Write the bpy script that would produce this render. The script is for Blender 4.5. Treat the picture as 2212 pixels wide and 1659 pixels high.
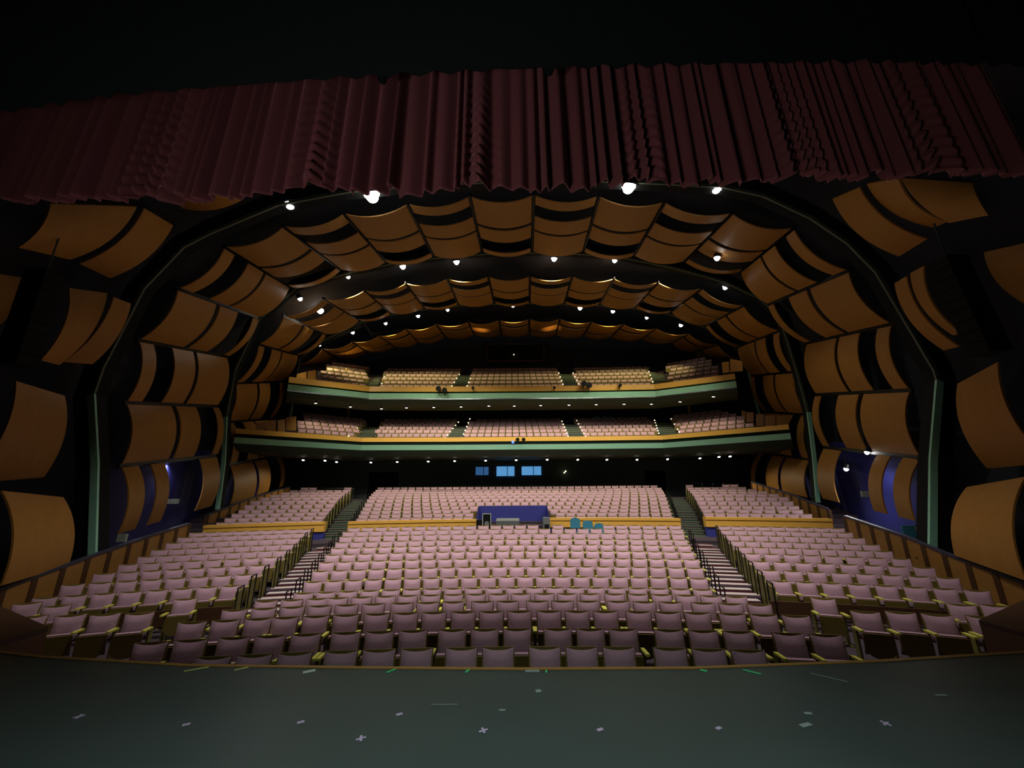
import bpy, math, random
import numpy as np
from mathutils import Matrix, Vector

for o in list(bpy.data.objects):
    bpy.data.objects.remove(o)
C = bpy.context.scene.collection
random.seed(7)

# ---------------------------------------------------------------- camera, world, exposure
EYE = 1.7                      # metres above the stage floor (z = 0)
F = 831.0                      # focal length in pixels of the 2212 px wide frame
cam_d = bpy.data.cameras.new('camera')
cam_d.sensor_width = 36.0
cam_d.lens = F / 2212 * 36.0
cam_d.clip_start = 0.05
cam_d.clip_end = 300
cam = bpy.data.objects.new('camera', cam_d)
C.objects.link(cam)
PITCH = math.radians(15.6)
ROLL = math.radians(-0.42)
RM = Matrix.Rotation(math.pi / 2 + PITCH, 3, 'X') @ Matrix.Rotation(ROLL, 3, 'Z')
cam.matrix_world = Matrix.Translation((0, 0, EYE)) @ RM.to_4x4()
bpy.context.scene.camera = cam
sc = bpy.context.scene
sc.view_settings.view_transform = 'Standard'
sc.view_settings.look = 'None'
sc.view_settings.gamma = 1
sc.view_settings.use_curve_mapping = False
sc.view_settings.exposure = 0.0
w = bpy.data.worlds.new('world'); sc.world = w
w.use_nodes = True
w.node_tree.nodes['Background'].inputs[0].default_value = (0.25, 0.4, 0.4, 1)
w.node_tree.nodes['Background'].inputs[1].default_value = 0.0

CATWALK_ONE, CATWALK_TWO, CATWALK_THREE = 2350.0, 1600.0, 640.0
SOFFIT_LOW, SOFFIT_HIGH = 85.0, 85.0

def area(name, loc, target, size, power, col, spread=180):
    d = bpy.data.lights.new(name, 'AREA'); d.shape = 'RECTANGLE'
    d.size, d.size_y = size; d.energy = power; d.color = col; d.spread = math.radians(spread)
    o = bpy.data.objects.new(name, d); C.objects.link(o)
    o.location = loc
    o.rotation_euler = (Vector(target) - Vector(loc)).to_track_quat('-Z', 'Y').to_euler()
    return o
# added unseen lights: low fill onto the curtain, overhead fill onto the deck
area('curtain_fill_light', (-2.6, -0.5, 0.45), (0, 4.2, 7.6), (1.6, .3), 76.0, (1.0, 0.92, 0.90), 120)
area('stage_fill_light', (0.0, 0.9, 8.5), (0, 1.9, 0), (5, .6), 100.0, (0.84, 1.0, 0.96), 62)
# unseen area lights added above the curtain line to brighten the front rows
for hx in (-5, 0, 5):
    area('front_row_fill_light', (hx, 8.6, 12.5), (hx * 1.4, 13.5, -2), (2.5, .8), 190.0, (1.0, 0.93, 0.88), 66)

# ---------------------------------------------------------------- unprojection
def ray(px, py):
    v = RM @ Vector(((px - 1106.0) / F, -(py - 829.5) / F, -1.0))
    return v
def P(px, py, Y):              # point on the plane y = Y
    d = ray(px, py); s = Y / d.y
    return Vector((d.x * s, Y, EYE + d.z * s))
def PZ(px, py, z):             # point on the plane z
    d = ray(px, py); s = (z - EYE) / d.z
    return Vector((d.x * s, d.y * s, z))
def proj(p):
    q = RM.transposed() @ (Vector(p) - Vector((0, 0, EYE)))
    return 1106 + F * q.x / -q.z, 829.5 - F * q.y / -q.z
def PP(px, py, a, b):          # point on the vertical plane through (x,y) points a and b
    d = ray(px, py)
    n = Vector((b[1] - a[1], -(b[0] - a[0]), 0))
    s = (n.x * a[0] + n.y * a[1]) / (n.x * d.x + n.y * d.y)
    return Vector((d.x * s, d.y * s, EYE + d.z * s))

# ---------------------------------------------------------------- materials
def mat(name, col, rough=0.6, metal=0.0, noise=0.0, scale=8.0, col2=None, bump=0.0, emit=None, power=0.0, stretch=None, spec=0.5, sheen=0.0):
    m = bpy.data.materials.new(name); m.use_nodes = True
    nt = m.node_tree; b = nt.nodes['Principled BSDF']
    b.inputs['Base Color'].default_value = (*col, 1)
    b.inputs['Roughness'].default_value = rough
    b.inputs['Metallic'].default_value = metal
    b.inputs['Specular IOR Level'].default_value = spec
    if sheen:
        b.inputs['Sheen Weight'].default_value = sheen
        b.inputs['Sheen Roughness'].default_value = 0.4
        b.inputs['Sheen Tint'].default_value = (*[min(1, c * 2.5 + .1) for c in col], 1)
    if noise or col2:
        tc = nt.nodes.new('ShaderNodeTexCoord'); mp = nt.nodes.new('ShaderNodeMapping')
        if stretch: mp.inputs['Scale'].default_value = stretch
        nz = nt.nodes.new('ShaderNodeTexNoise'); nz.inputs['Scale'].default_value = scale
        nz.inputs['Detail'].default_value = 5
        mx = nt.nodes.new('ShaderNodeMixRGB')
        mx.inputs[1].default_value = (*col, 1)
        c2 = col2 or tuple(c * (1 - noise) for c in col)
        mx.inputs[2].default_value = (*c2, 1)
        nt.links.new(tc.outputs['Object'], mp.inputs[0]); nt.links.new(mp.outputs[0], nz.inputs[0])
        nt.links.new(nz.outputs[0], mx.inputs[0]); nt.links.new(mx.outputs[0], b.inputs['Base Color'])
        if bump:
            bp = nt.nodes.new('ShaderNodeBump'); bp.inputs['Strength'].default_value = bump
            bp.inputs['Distance'].default_value = 0.02
            nt.links.new(nz.outputs[0], bp.inputs['Height']); nt.links.new(bp.outputs[0], b.inputs['Normal'])
    if emit:
        b.inputs['Emission Color'].default_value = (*emit, 1)
        b.inputs['Emission Strength'].default_value = power
    return m
M = dict(
    fabric=mat('mauve_fabric', (0.50, 0.31, 0.38), 0.9, noise=.25, scale=60, bump=.3, sheen=.15),
    shell=mat('seat_wood', (0.22, 0.165, 0.035), 0.45, noise=.4, scale=6, stretch=(1, 1, 8)),
    armwood=mat('arm_wood', (0.80, 0.78, 0.12), 0.4, noise=.2, scale=10),
    standard=mat('seat_metal', (0.20, 0.19, 0.035), 0.5, noise=.2, scale=10),
    wood=mat('honey_wood', (0.42, 0.205, 0.036), 0.55, col2=(0.31, 0.135, 0.022), scale=2.2, stretch=(3, 3, .25), spec=.35),
    wood_c=mat('ceiling_wood', (0.40, 0.205, 0.055), 0.55, col2=(0.30, 0.14, 0.032), scale=2.5, stretch=(.3, 6, 2), spec=.35),
    railwood=mat('rail_wood', (0.86, 0.50, 0.10), 0.35, col2=(0.72, 0.38, 0.06), scale=3, stretch=(.4, 3, 3)),
    darkwood=mat('dark_wood', (0.095, 0.042, 0.016), 0.5, noise=.4, scale=6, stretch=(5, 1, 1)),
    green=mat('green_paint', (0.38, 0.78, 0.56), 0.45, noise=.12, scale=3),
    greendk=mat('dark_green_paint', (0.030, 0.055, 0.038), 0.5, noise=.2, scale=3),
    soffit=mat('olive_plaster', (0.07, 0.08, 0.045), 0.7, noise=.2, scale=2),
    chrome=mat('brushed_steel', (0.6, 0.65, 0.68), 0.25, 1.0, noise=.1, scale=20),
    navy=mat('navy_wall', (0.022, 0.028, 0.042), 0.8, noise=.3, scale=1.5),
    blue=mat('blue_wall', (0.03, 0.035, 0.26), 0.7, noise=.15, scale=1.5),
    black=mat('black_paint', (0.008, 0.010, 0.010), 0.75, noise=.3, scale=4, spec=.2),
    metal=mat('black_metal', (0.015, 0.016, 0.018), 0.4, .5, noise=.2, scale=10),
    grey=mat('grey_case', (0.16, 0.18, 0.18), 0.5, noise=.15, scale=10),
    carpet=mat('dark_carpet', (0.05, 0.032, 0.045), 0.95, noise=.4, scale=25, bump=.2),
    patchcarpet=mat('pit_carpet', (0.16, 0.09, 0.10), 0.95, noise=.5, scale=5, col2=(0.09, 0.10, 0.11)),
    riser=mat('red_carpet', (0.09, 0.02, 0.03), 0.95, noise=.4, scale=20),
    tread=mat('pale_tread', (0.45, 0.38, 0.36), 0.7, noise=.3, scale=6),
    treadg=mat('olive_tread', (0.20, 0.21, 0.12), 0.7, noise=.3, scale=6),
    velvet=mat('maroon_velvet', (0.15, 0.038, 0.048), 0.8, col2=(0.12, 0.040, 0.036), scale=1.2, stretch=(1, 1, .3), sheen=.5, spec=.2),
    border=mat('black_velour', (0.004, 0.006, 0.006), 0.95, noise=.2, scale=4, spec=.1),
    stage=mat('stage_board', (0.036, 0.055, 0.052), 0.38, col2=(0.026, 0.040, 0.038), scale=1.3, bump=.02),
    gold=mat('wood_nosing', (0.30, 0.15, 0.03), 0.4, noise=.3, scale=6),
    pink=mat('pink_tape', (0.36, 0.28, 0.40), 0.6, noise=.1, scale=30),
    greentape=mat('green_tape', (0.05, 0.6, 0.2), 0.6, noise=.1, scale=30),
    greytape=mat('grey_tape', (0.2, 0.24, 0.22), 0.6, noise=.1, scale=30),
    yellowtape=mat('yellow_tape', (0.55, 0.6, 0.15), 0.6, noise=.1, scale=30),
    teal=mat('teal_fabric', (0.04, 0.22, 0.32), 0.85, noise=.2, scale=30),
    signwhite=mat('pale_sign', (0.45, 0.5, 0.42), 0.6, noise=.2, scale=9),
    lamp=mat('lamp_glass', (1, 1, 1), 0.3, emit=(1.0, 0.97, 0.9), power=18.0),
    lampsmall=mat('small_lamp_glass', (1, 1, 1), 0.3, emit=(1.0, 0.9, 0.75), power=14.0),
    tiny=mat('aisle_lamp_glass', (1, 1, 1), 0.3, emit=(1.0, 0.85, 0.45), power=3.0),
    ledblue=mat('blue_led', (0, 0, 1), 0.3, emit=(0.1, 0.2, 1.0), power=2.5),
    winlit=mat('lit_window', (0.1, 0.3, 0.6), 0.2, emit=(0.12, 0.38, 0.75), power=0.75, noise=.2, scale=3),
    windim=mat('dim_window', (0.05, 0.15, 0.35), 0.2, emit=(0.05, 0.17, 0.42), power=0.5, noise=.2, scale=3),
    screen=mat('blue_patch', (0.03, 0.10, 0.35), 0.4, noise=.3, scale=4),
)

# ---------------------------------------------------------------- mesh helpers
class MB:
    def __init__(s): s.v = []; s.f = []; s.m = []; s.smooth = []
    def add(s, vs, fs, mi=0, sm=False):
        n = len(s.v); s.v += [tuple(v) for v in vs]
        s.f += [tuple(i + n for i in f) for f in fs]; s.m += [mi] * len(fs); s.smooth += [sm] * len(fs)
        return s
    def box(s, c, d, rz=0.0, mi=0, rx=0.0):
        R = Matrix.Rotation(rz, 3, 'Z') @ Matrix.Rotation(rx, 3, 'X')
        vs = [Vector(c) + R @ Vector((x * d[0] / 2, y * d[1] / 2, z * d[2] / 2)) for x in (-1, 1) for y in (-1, 1) for z in (-1, 1)]
        return s.add(vs, [(0, 1, 3, 2), (4, 6, 7, 5), (0, 4, 5, 1), (2, 3, 7, 6), (0, 2, 6, 4), (1, 5, 7, 3)], mi)
    def beam(s, a, b, wd, ht, mi=0):
        a = Vector(a); b = Vector(b); d = (b - a).normalized()
        up = Vector((0, 0, 1)) if abs(d.z) < .95 else Vector((0, 1, 0))
        sd = d.cross(up).normalized(); up = sd.cross(d)
        vs = [p + sd * x * wd / 2 + up * z * ht / 2 for p in (a, b) for x in (-1, 1) for z in (-1, 1)]
        return s.add(vs, [(0, 1, 3, 2), (4, 6, 7, 5), (0, 4, 5, 1), (2, 3, 7, 6), (0, 2, 6, 4), (1, 5, 7, 3)], mi)
    def tube(s, a, b, r, r2=None, n=10, mi=0):
        a = Vector(a); b = Vector(b); d = (b - a).normalized(); r2 = r if r2 is None else r2
        up = Vector((0, 0, 1)) if abs(d.z) < .9 else Vector((1, 0, 0))
        u = d.cross(up).normalized(); v = d.cross(u)
        vs = []
        for p, rr in ((a, r), (b, r2)):
            vs += [p + (u * math.cos(t) + v * math.sin(t)) * rr for t in [2 * math.pi * i / n for i in range(n)]]
        fs = [(i, (i + 1) % n, n + (i + 1) % n, n + i) for i in range(n)] + [tuple(range(n))[::-1], tuple(range(n, 2 * n))]
        return s.add(vs, fs, mi, False)
    def sphere(s, c, r, n=10, k=6, mi=0, sc_=(1, 1, 1)):
        vs = [Vector(c) + Vector((0, 0, r * sc_[2]))]
        for j in range(1, k):
            a = math.pi * j / k
            vs += [Vector(c) + Vector((r * math.sin(a) * math.cos(2 * math.pi * i / n) * sc_[0], r * math.sin(a) * math.sin(2 * math.pi * i / n) * sc_[1], r * math.cos(a) * sc_[2])) for i in range(n)]
        vs.append(Vector(c) - Vector((0, 0, r * sc_[2])))
        fs = [(0, 1 + i, 1 + (i + 1) % n) for i in range(n)]
        for j in range(k - 2):
            fs += [(1 + j * n + i, 1 + (j + 1) * n + i, 1 + (j + 1) * n + (i + 1) % n, 1 + j * n + (i + 1) % n) for i in range(n)]
        L = len(vs) - 1
        fs += [(L, 1 + (k - 2) * n + (i + 1) % n, 1 + (k - 2) * n + i) for i in range(n)]
        return s.add(vs, fs, mi, True)
    def grid(s, rows, mi=0, sm=True, closed=False):
        n = len(rows[0]); vs = [v for r in rows for v in r]
        fs = []
        for j in range(len(rows) - 1):
            for i in range(n - (0 if closed else 1)):
                k = (i + 1) % n
                fs.append((j * n + i, j * n + k, (j + 1) * n + k, (j + 1) * n + i))
        return s.add(vs, fs, mi, sm)
    def slab(s, pts, z0, z1, mi=0):
        n = len(pts)
        vs = [(p[0], p[1], z0) for p in pts] + [(p[0], p[1], z1) for p in pts]
        return s.add(vs, [tuple(range(n))[::-1], tuple(range(n, 2 * n))] + [(i, (i + 1) % n, n + (i + 1) % n, n + i) for i in range(n)], mi)
    def mesh(s, name, mats):
        me = bpy.data.meshes.new(name); me.from_pydata([tuple(v) for v in s.v], [], s.f)
        for m in (mats if isinstance(mats, (list, tuple)) else [mats]): me.materials.append(m)
        me.polygons.foreach_set('material_index', s.m)
        me.polygons.foreach_set('use_smooth', s.smooth)
        me.update(); return me
    def build(s, name, mats, parent=None, loc=None):
        o = bpy.data.objects.new(name, s.mesh(name, mats)); C.objects.link(o)
        if loc is not None: o.location = loc
        if parent: o.parent = parent
        return o

def tag(o, label=None, cat=None, group=None, kind=None):
    if label: o['label'] = label
    if cat: o['category'] = cat
    if group: o['group'] = group
    if kind: o['kind'] = kind
    return o
def empty(name, loc=(0, 0, 0), rz=0.0):
    o = bpy.data.objects.new(name, None); C.objects.link(o); o.location = loc; o.rotation_euler = (0, 0, rz)
    o.empty_display_size = .1
    return o
def world_mb(base):            # MB whose points are stored relative to base
    return Vector(base)
def rel(mb, base):
    b = Vector(base); mb.v = [tuple(Vector(v) - b) for v in mb.v]; return mb
def copy_tree(o):
    c = o.copy(); C.objects.link(c)
    for ch in list(o.children):
        d = ch.copy(); C.objects.link(d); d.parent = c
        for g in ch.children:
            e = g.copy(); C.objects.link(e); e.parent = d
    return c
ORD = ['zeroth', 'first', 'second', 'third', 'fourth', 'fifth', 'sixth', 'seventh', 'eighth', 'ninth', 'tenth', 'eleventh', 'twelfth', 'thirteenth', 'fourteenth', 'fifteenth', 'sixteenth', 'seventeenth', 'eighteenth', 'nineteenth', 'twentieth', 'twenty-first', 'twenty-second', 'twenty-third', 'twenty-fourth', 'twenty-fifth', 'twenty-sixth', 'twenty-seventh', 'twenty-eighth', 'twenty-ninth', 'thirtieth']

# ---------------------------------------------------------------- row tables
RAD = 33.0
def ratio(py):
    d = ray(1106, py); return d.z / d.y
def arcY(Yc, x): return Yc - RAD + math.sqrt(RAD * RAD - x * x)
def onarc(px, py, Yc):         # x of a pixel on the row arc
    d = ray(px, py); Y = Yc
    for _ in range(12): Y = arcY(Yc, max(-30, min(30, d.x / d.y * Y)))
    return d.x / d.y * Y
BACKH = 0.905
rows = {}                      # row number -> (centre Y, top pixel row, floor z)
front = [(1, 6.5, 1398), (2, 7.3, 1358), (3, 8.35, 1319), (4, 9.25, 1297), (5, 10.3, 1281), (6, 11.15, 1267.5), (7, 12.15, 1244),
         (8, 13.0, 1222), (9, 13.85, 1204), (10, 14.65, 1188.5), (11, 15.4, 1175), (12, 16.1, 1163), (13, 16.75, 1151),
         (14, 17.35, 1141), (15, 17.9, 1133)]
rear_py = [1114, 1106, 1098, 1091, 1082, 1074, 1068, 1063, 1059, 1055, 1050]
for n, Y, py in front: rows[n] = (Y, py, EYE + ratio(py) * Y - BACKH)
for k, py in enumerate(rear_py):
    Y = 21.7 + .91 * k; rows[16 + k] = (Y, py, EYE + ratio(py) * Y - BACKH)
FLOOR = rows[1][2]

# ---------------------------------------------------------------- room shell
def resample(pts, n):
    L = [0]
    for a, b in zip(pts, pts[1:]): L.append(L[-1] + (b - a).length)
    out = []
    for i in range(n):
        t = L[-1] * i / (n - 1); k = 0
        while k < len(L) - 2 and L[k + 1] < t: k += 1
        out.append(pts[k].lerp(pts[k + 1], (t - L[k]) / max(1e-6, L[k + 1] - L[k])))
    return out
BA = [((255, 1158), (457, 1096)), ((262, 1006), (470, 984)), ((273, 870), (473, 878)), ((301, 735), (494, 771)), ((386, 624), (560, 688)),
      ((487, 534), (629, 622)), ((614, 490), (738, 584)), ((744, 463), (836, 568)), ((881, 442), (937, 554)), ((1015, 425), (1042, 544)),
      ((1153, 422), (1149, 544)), ((1293, 425), (1260, 544)), ((1435, 438), (1368, 554)), ((1580, 462), (1477, 566)), ((1713, 494), (1598, 588)),
      ((1831, 585), (1657, 659)), ((1925, 700), (1740, 742)), ((1965, 843), (1760, 853)), ((1989, 989), (1778, 966)), ((1978, 1130), (1776, 1080))]
BB = [((497, 1092), (612, 1052)), ((496, 1004), (605, 984)), ((489, 912), (590, 905)), ((509, 828), (612, 824)), ((560, 744), (646, 768)),
      ((614, 684), (706, 723)), ((700, 646), (778, 693)), ((788, 628), (845, 677)), ((877, 613), (917, 665)), ((967, 603), (990, 657)),
      ((1055, 598), (1068, 655)), ((1145, 598), (1144, 654)), ((1236, 598), (1219, 655)), ((1326, 603), (1295, 657)), ((1421, 611), (1372, 664)),
      ((1515, 624), (1447, 675)), ((1605, 661), (1523, 704)), ((1683, 715), (1592, 750)), ((1717, 803), (1622, 812)), ((1745, 896), (1650, 890)),
      ((1748, 993), (1640, 977)), ((1745, 1078), (1622, 1045))]
BC = [((640, 790), (690, 800)), ((697, 754), (731, 776)), ((762, 739), (793, 760)), ((819, 726), (853, 749)), ((877, 711), (905, 740)), ((943, 701), (963, 728)),
      ((1012, 696), (1025, 723)), ((1078, 692), (1083, 722)), ((1143, 690), (1144, 721)), ((1210, 689), (1200, 723)), ((1277, 696), (1260, 725)),
      ((1346, 701), (1320, 728)), ((1417, 710), (1386, 733)), ((1487, 722), (1451, 741)), ((1550, 745), (1498, 762)), ((1600, 778), (1545, 785))]
YA, YB, YC = (14.4, 21.5), (23.3, 29.5), (31.5, 36.0)
def offset(poly, d):           # push a cross-section outwards
    out = []
    c = Vector((0, poly[0].y, EYE + 3))
    for i, p in enumerate(poly):
        a = poly[max(0, i - 1)]; b = poly[min(len(poly) - 1, i + 1)]
        t = (b - a).normalized(); n = Vector((t.z, 0, -t.x))
        if n.dot(p - c) < 0: n = -n
        out.append(p + n * d)
    return out
NS = 60
stations = []
secA = [P(*a, YA[0]) for a, b in BA]
def section(band, Ys, which):
    return [P(*(n[which]), Ys[which]) for n in band]
def ext(sec, drop=5.0):
    a = sec[0].copy(); b = sec[-1].copy(); a.z = FLOOR - 1.5; b.z = FLOOR - 1.5; a.x *= 1.16; b.x *= 1.16
    return [a] + sec + [b]
for sec, d, ymove in ((section(BA, YA, 0), 1.3, 6.5), (section(BA, YA, 0), 1.3, None), (section(BA, YA, 1), 1.3, None), (section(BB, YB, 0), 1.3, None), (section(BB, YB, 1), 1.3, None)):
    s2 = resample(offset(ext(sec), d), NS)
    if ymove: s2 = [Vector((p.x * .97, ymove, p.z)) for p in s2]
    stations.append(s2)
stations.append([Vector((p.x * 1.06, 38.5, EYE + (p.z - EYE) * 1.02)) for p in stations[-1]])
cut = 17
def shellpart(name, i0, i1, m):
    mb = MB(); mb.grid([s[i0:i1 + 1] for s in stations]); o = mb.build(name, m); tag(o, kind='structure'); return o
shellpart('wall_left', 0, cut, M['navy']); shellpart('ceiling', cut, NS - 1 - cut, M['navy']); shellpart('wall_right', NS - 1 - cut, NS - 1, M['navy'])
# blue lower wall faces in the niches
for sd, name in ((0, 'trim_1'), (-1, 'trim_2')):
    mb = MB()
    seq = []
    for band, Ys in ((BA, YA), (BB, YB)):
        for wch in (0, 1):
            a = P(*band[sd][wch], Ys[wch]); b = P(*band[1 if sd == 0 else -2][wch], Ys[wch])
            x = min(a.x, b.x) - .55 if sd == 0 else max(a.x, b.x) + .55
            seq.append([Vector((x, a.y, FLOOR - .5)), Vector((x, a.y, b.z + .3))])
    mb.grid(seq, sm=False); tag(mb.build(name, M['blue']), kind='structure')
# back walls
def rect(mb, x0, x1, y, z0, z1, th=.2, mi=0): mb.box(((x0 + x1) / 2, y + th / 2, (z0 + z1) / 2), (x1 - x0, th, z1 - z0), 0, mi)
mb = MB(); rect(mb, -24, 24, 38.4, -5, 20); tag(mb.build('wall_back', M['navy']), kind='structure')

# terraces under the orchestra rows
mb = MB()
def arc_slab(mb, Y0, Y1, z, hw, zb=-6.0, n=24, mi=0):
    xs = [(-hw + 2 * hw * i / n) for i in range(n + 1)]
    pts = [(x, arcY(Y0, x)) for x in xs] + [(x, arcY(Y1, x)) for x in reversed(xs)]
    mb.slab(pts, zb, z, mi)
hwf = lambda Y: 12.2 + .42 * max(0, Y - 12)
mb.slab([(-13, 4.6), (13, 4.6), (13, 6.2), (-13, 6.2)], -6, FLOOR)
fl = dict((n, rows[n][2]) for n in rows)
fl[2] = FLOOR
keys = sorted(rows)
for i, n in enumerate(keys):
    Y0 = rows[n][0] - .62
    if n == 1: Y0 = 5.0
    Y1 = rows[keys[i + 1]][0] - .62 if i + 1 < len(keys) else 40
    if n == 15: Y1 = 19.3
    arc_slab(mb, Y0, Y1, fl[n], min(19, hwf(Y0) + (3.5 if n > 15 else 1.2)))
arc_slab(mb, 19.3, 21.08, fl[15] + .15, 17.5)
tag(mb.build('floor', M['carpet']), kind='structure')

# ---------------------------------------------------------------- seats
def pillow(mb, wd, z0, z1, y0, lean, th, nu, nv, mi, front=1):
    # cushion with pointed top corners, bulging to -y
    rowsf, rowsb = [], []
    for j in range(nv + 1):
        v = j / nv; rf = []; rb = []
        for i in range(nu + 1):
            u = i / nu; a = 2 * u - 1
            x = a * wd / 2 * (1 - .05 * math.sin(math.pi * v) ** 1)
            z = z0 + (z1 - z0) * v - (.035 * (1 - a * a) * v ** 3) * (z1 - z0) / .45
            e = (1 - abs(a) ** 4) * (1 - abs(2 * v - 1) ** 4)
            yy = y0 + lean * v
            rf.append(Vector((x, yy - th * (.25 + .75 * e ** .5), z))); rb.append(Vector((x, yy, z)))
        rowsf.append(rf); rowsb.append(rb)
    n = len(mb.v)
    mb.grid(rowsf, mi)
    # rim
    rim = rowsf[0] + [r[-1] for r in rowsf[1:]] + rowsf[-1][::-1][1:] + [r[0] for r in rowsf[::-1][1:-1]]
    rimb = rowsb[0] + [r[-1] for r in rowsb[1:]] + rowsb[-1][::-1][1:] + [r[0] for r in rowsb[::-1][1:-1]]
    mb.grid([rimb, rim], mi, True, True)
def shellpan(mb, wd, z0, z1, y0, lean, th, mi, n=6, rb=.6):
    # wooden pan with a rounded lower edge
    pts = []
    for i in range(n + 1):
        a = 2 * i / n - 1; pts.append((a * wd / 2, z0 + (z1 - z0) * .28 * rb * abs(a) ** 3))
    top = [(wd / 2, z1), (-wd / 2, z1)]
    out = pts + top
    k = len(out); f = lambda z: y0 + lean * (z - z0) / (z1 - z0)
    vs = [Vector((x, f(z), z)) for x, z in out] + [Vector((x, f(z) + th, z)) for x, z in out]
    mb.add(vs, [tuple(range(k)), tuple(range(k, 2 * k))[::-1]] + [(i, k + i, k + (i + 1) % k, (i + 1) % k) for i in range(k)], mi)
SW = 0.555
def parts_of_seat(nu, nv, left_arm):
    P_ = []
    mb = MB(); pillow(mb, .465, .43, .86, .03, .09, .075, nu, nv, 0); P_.append(('backrest', mb, 'fabric', 'mauve upholstered back cushion'))
    mb = MB(); shellpan(mb, .485, .38, .868, .03, .09, .018, 0, 4, .3); P_.append(('back_panel', mb, 'shell', None))
    mb = MB(); pillow(mb, .44, .20, .585, -.10, -.02, -.06, max(3, nu - 3), max(3, nv - 3), 0); 
    mb.box((0, -.12, .57), (.43, .085, .035)); P_.append(('seat', mb, 'fabric', 'folded mauve seat cushion'))
    mb = MB(); shellpan(mb, .45, .16, .565, -.185, .0, .02, 0, 6, 1.0); P_.append(('seat_pan', mb, 'shell', None))
    for sx in ((1, -1) if left_arm else (1,)):
        x = sx * SW / 2 * .985
        mb = MB(); mb.box((x, -.14, .615), (.06, .32, .035), rx=-.06); P_.append(('armrest', mb, 'armwood', 'pale yellow wooden arm'))
        mb = MB(); mb.box((x, .0, .31), (.035, .16, .60)).box((x, -.02, .012), (.06, .30, .024)); P_.append(('standard', mb, 'standard', None))
    return P_
def proto(left_arm):
    root = empty('theatre_seat')
    for nm, mb, mt, lb in parts_of_seat(8, 6, left_arm):
        o = mb.build(nm, M[mt], root)
        if lb: o['label'] = lb
    return root
def template(left_arm=False):
    mb = MB(); idx = {'fabric': 0, 'shell': 1, 'armwood': 2, 'standard': 3}
    for nm, m2, mt, lb in parts_of_seat(4, 3, left_arm):
        mb.add(m2.v, m2.f, idx[mt], mt == 'fabric')
    return mb
seats = []                     # (x, y, floor z, rz, label, group, both arms)
def addseat(x, y, z, rz, label, group, both=False): seats.append([x, y, z, rz, label, group, both])
# rows 1-5: groups read from the photograph (left and right edges, pixels)
G = {1: [[422, 510, 596], [698, 782, 865], [962, 1043], [1141, 1222, 1308], [1410, 1499, 1588]],
     2: [[293, 374], [472, 550, 625], [716, 788, 860], [946, 1018, 1088], [1175, 1248, 1319], [1410, 1491, 1569], [1669, 1756]],
     3: [[390, 461, 523], [589, 655, 717], [789, 850, 910], [980, 1038, 1095], [1164, 1223, 1283], [1355, 1419, 1482], [1560, 1625, 1693]],
     4: [[483, 544, 604], [668, 723, 781], [845, 899, 956], [1022, 1074], [1139, 1193, 1248], [1313, 1370, 1428], [1496, 1557, 1617]],
     5: [[560, 608, 659], [712, 761, 808], [863, 910, 957], [1010, 1057, 1104], [1159, 1207, 1253], [1310, 1360, 1408], [1467, 1516, 1568]]}
rowname = {1: 'front', 2: 'second', 3: 'third', 4: 'fourth', 5: 'fifth', 6: 'sixth', 7: 'seventh', 8: 'eighth', 9: 'ninth', 10: 'tenth', 11: 'eleventh', 12: 'twelfth', 13: 'thirteenth', 14: 'fourteenth', 15: 'fifteenth'}
row_ext = {}
for r, gs in G.items():
    Yc, py, _ = rows[r]; k = 0; z = fl[r]
    tot = sum(len(g) for g in gs)
    for g in gs:
        wpx = (g[-1] - g[0]) / (len(g) - 1)
        ctr = sum(g) / len(g) + .41 * wpx
        xm = onarc(ctr, py, Yc)
        for j in range(len(g)):
            x = xm + (j - (len(g) - 1) / 2) * SW * .99
            y = arcY(Yc, xm) - (x - xm) * math.tan(math.asin(xm / RAD))
            k += 1
            side = f'{ORD[k]} from the left' if k <= tot / 2 else (f'{ORD[tot - k + 1]} from the right' if k < tot or True else '')
            addseat(x, y, z, -math.asin(xm / RAD), f'mauve folding theatre seat, {side} in {rowname[r]} row of centre block', f'{rowname[r]} row of centre seats', j == 0)
def fillrow(r, pl, pr, n, block, grp, edges=None):
    Yc, py, z = rows[r]; z = fl[r]
    xl, xr = onarc(pl, py + (1106 - pl) * .008, Yc), onarc(pr, py + (1106 - pr) * .008, Yc)
    if n is None: n = max(1, round((math.asin(xr / RAD) - math.asin(xl / RAD)) * RAD / SW))
    tl, tr = math.asin(xl / RAD), math.asin(xr / RAD)
    row_ext[(r, block)] = (xl, xr)
    for i in range(n):
        t = tl + (tr - tl) * (i + .5) / n; x = RAD * math.sin(t)
        k = i + 1; side = f'{ORD[k]} from the left' if k <= n / 2 else f'{ORD[n - k + 1]} from the right'
        lab = f'mauve theatre seat, {side} in {rowname.get(r, "rear")} row of {block} block' if r < 16 else ''
        yield x, arcY(Yc, x), z, -t, lab, grp, i == 0
CR = {6: (630, 1543, 20), 7: (653, 1532, 21), 8: (671, 1522, 22), 9: (686, 1513, 23), 10: (700, 1502, 24), 11: (712, 1495, 24), 12: (722, 1487, 25), 13: (731, 1481, 25), 14: (738, 1478, 26), 15: (750, 1473, 26)}
for r, (a, b, n) in CR.items():
    for s in fillrow(r, a, b, n, 'centre', f'{rowname[r]} row of centre seats'):
        if r == 15:
            px = proj((s[0], s[1], s[2] + .8))[0]
            if 1152 < px < 1195 or 1222 < px < 1306: continue
        addseat(*s)
LR = {7: (70, 523, 8), 8: (132, 550, 8), 9: (202, 577, 8), 10: (256, 603, 8), 11: (300, 622, 9), 12: (328, 637, 9), 13: (360, 650, 9), 14: (385, 660, 9), 15: (410, 673, 9)}
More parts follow.
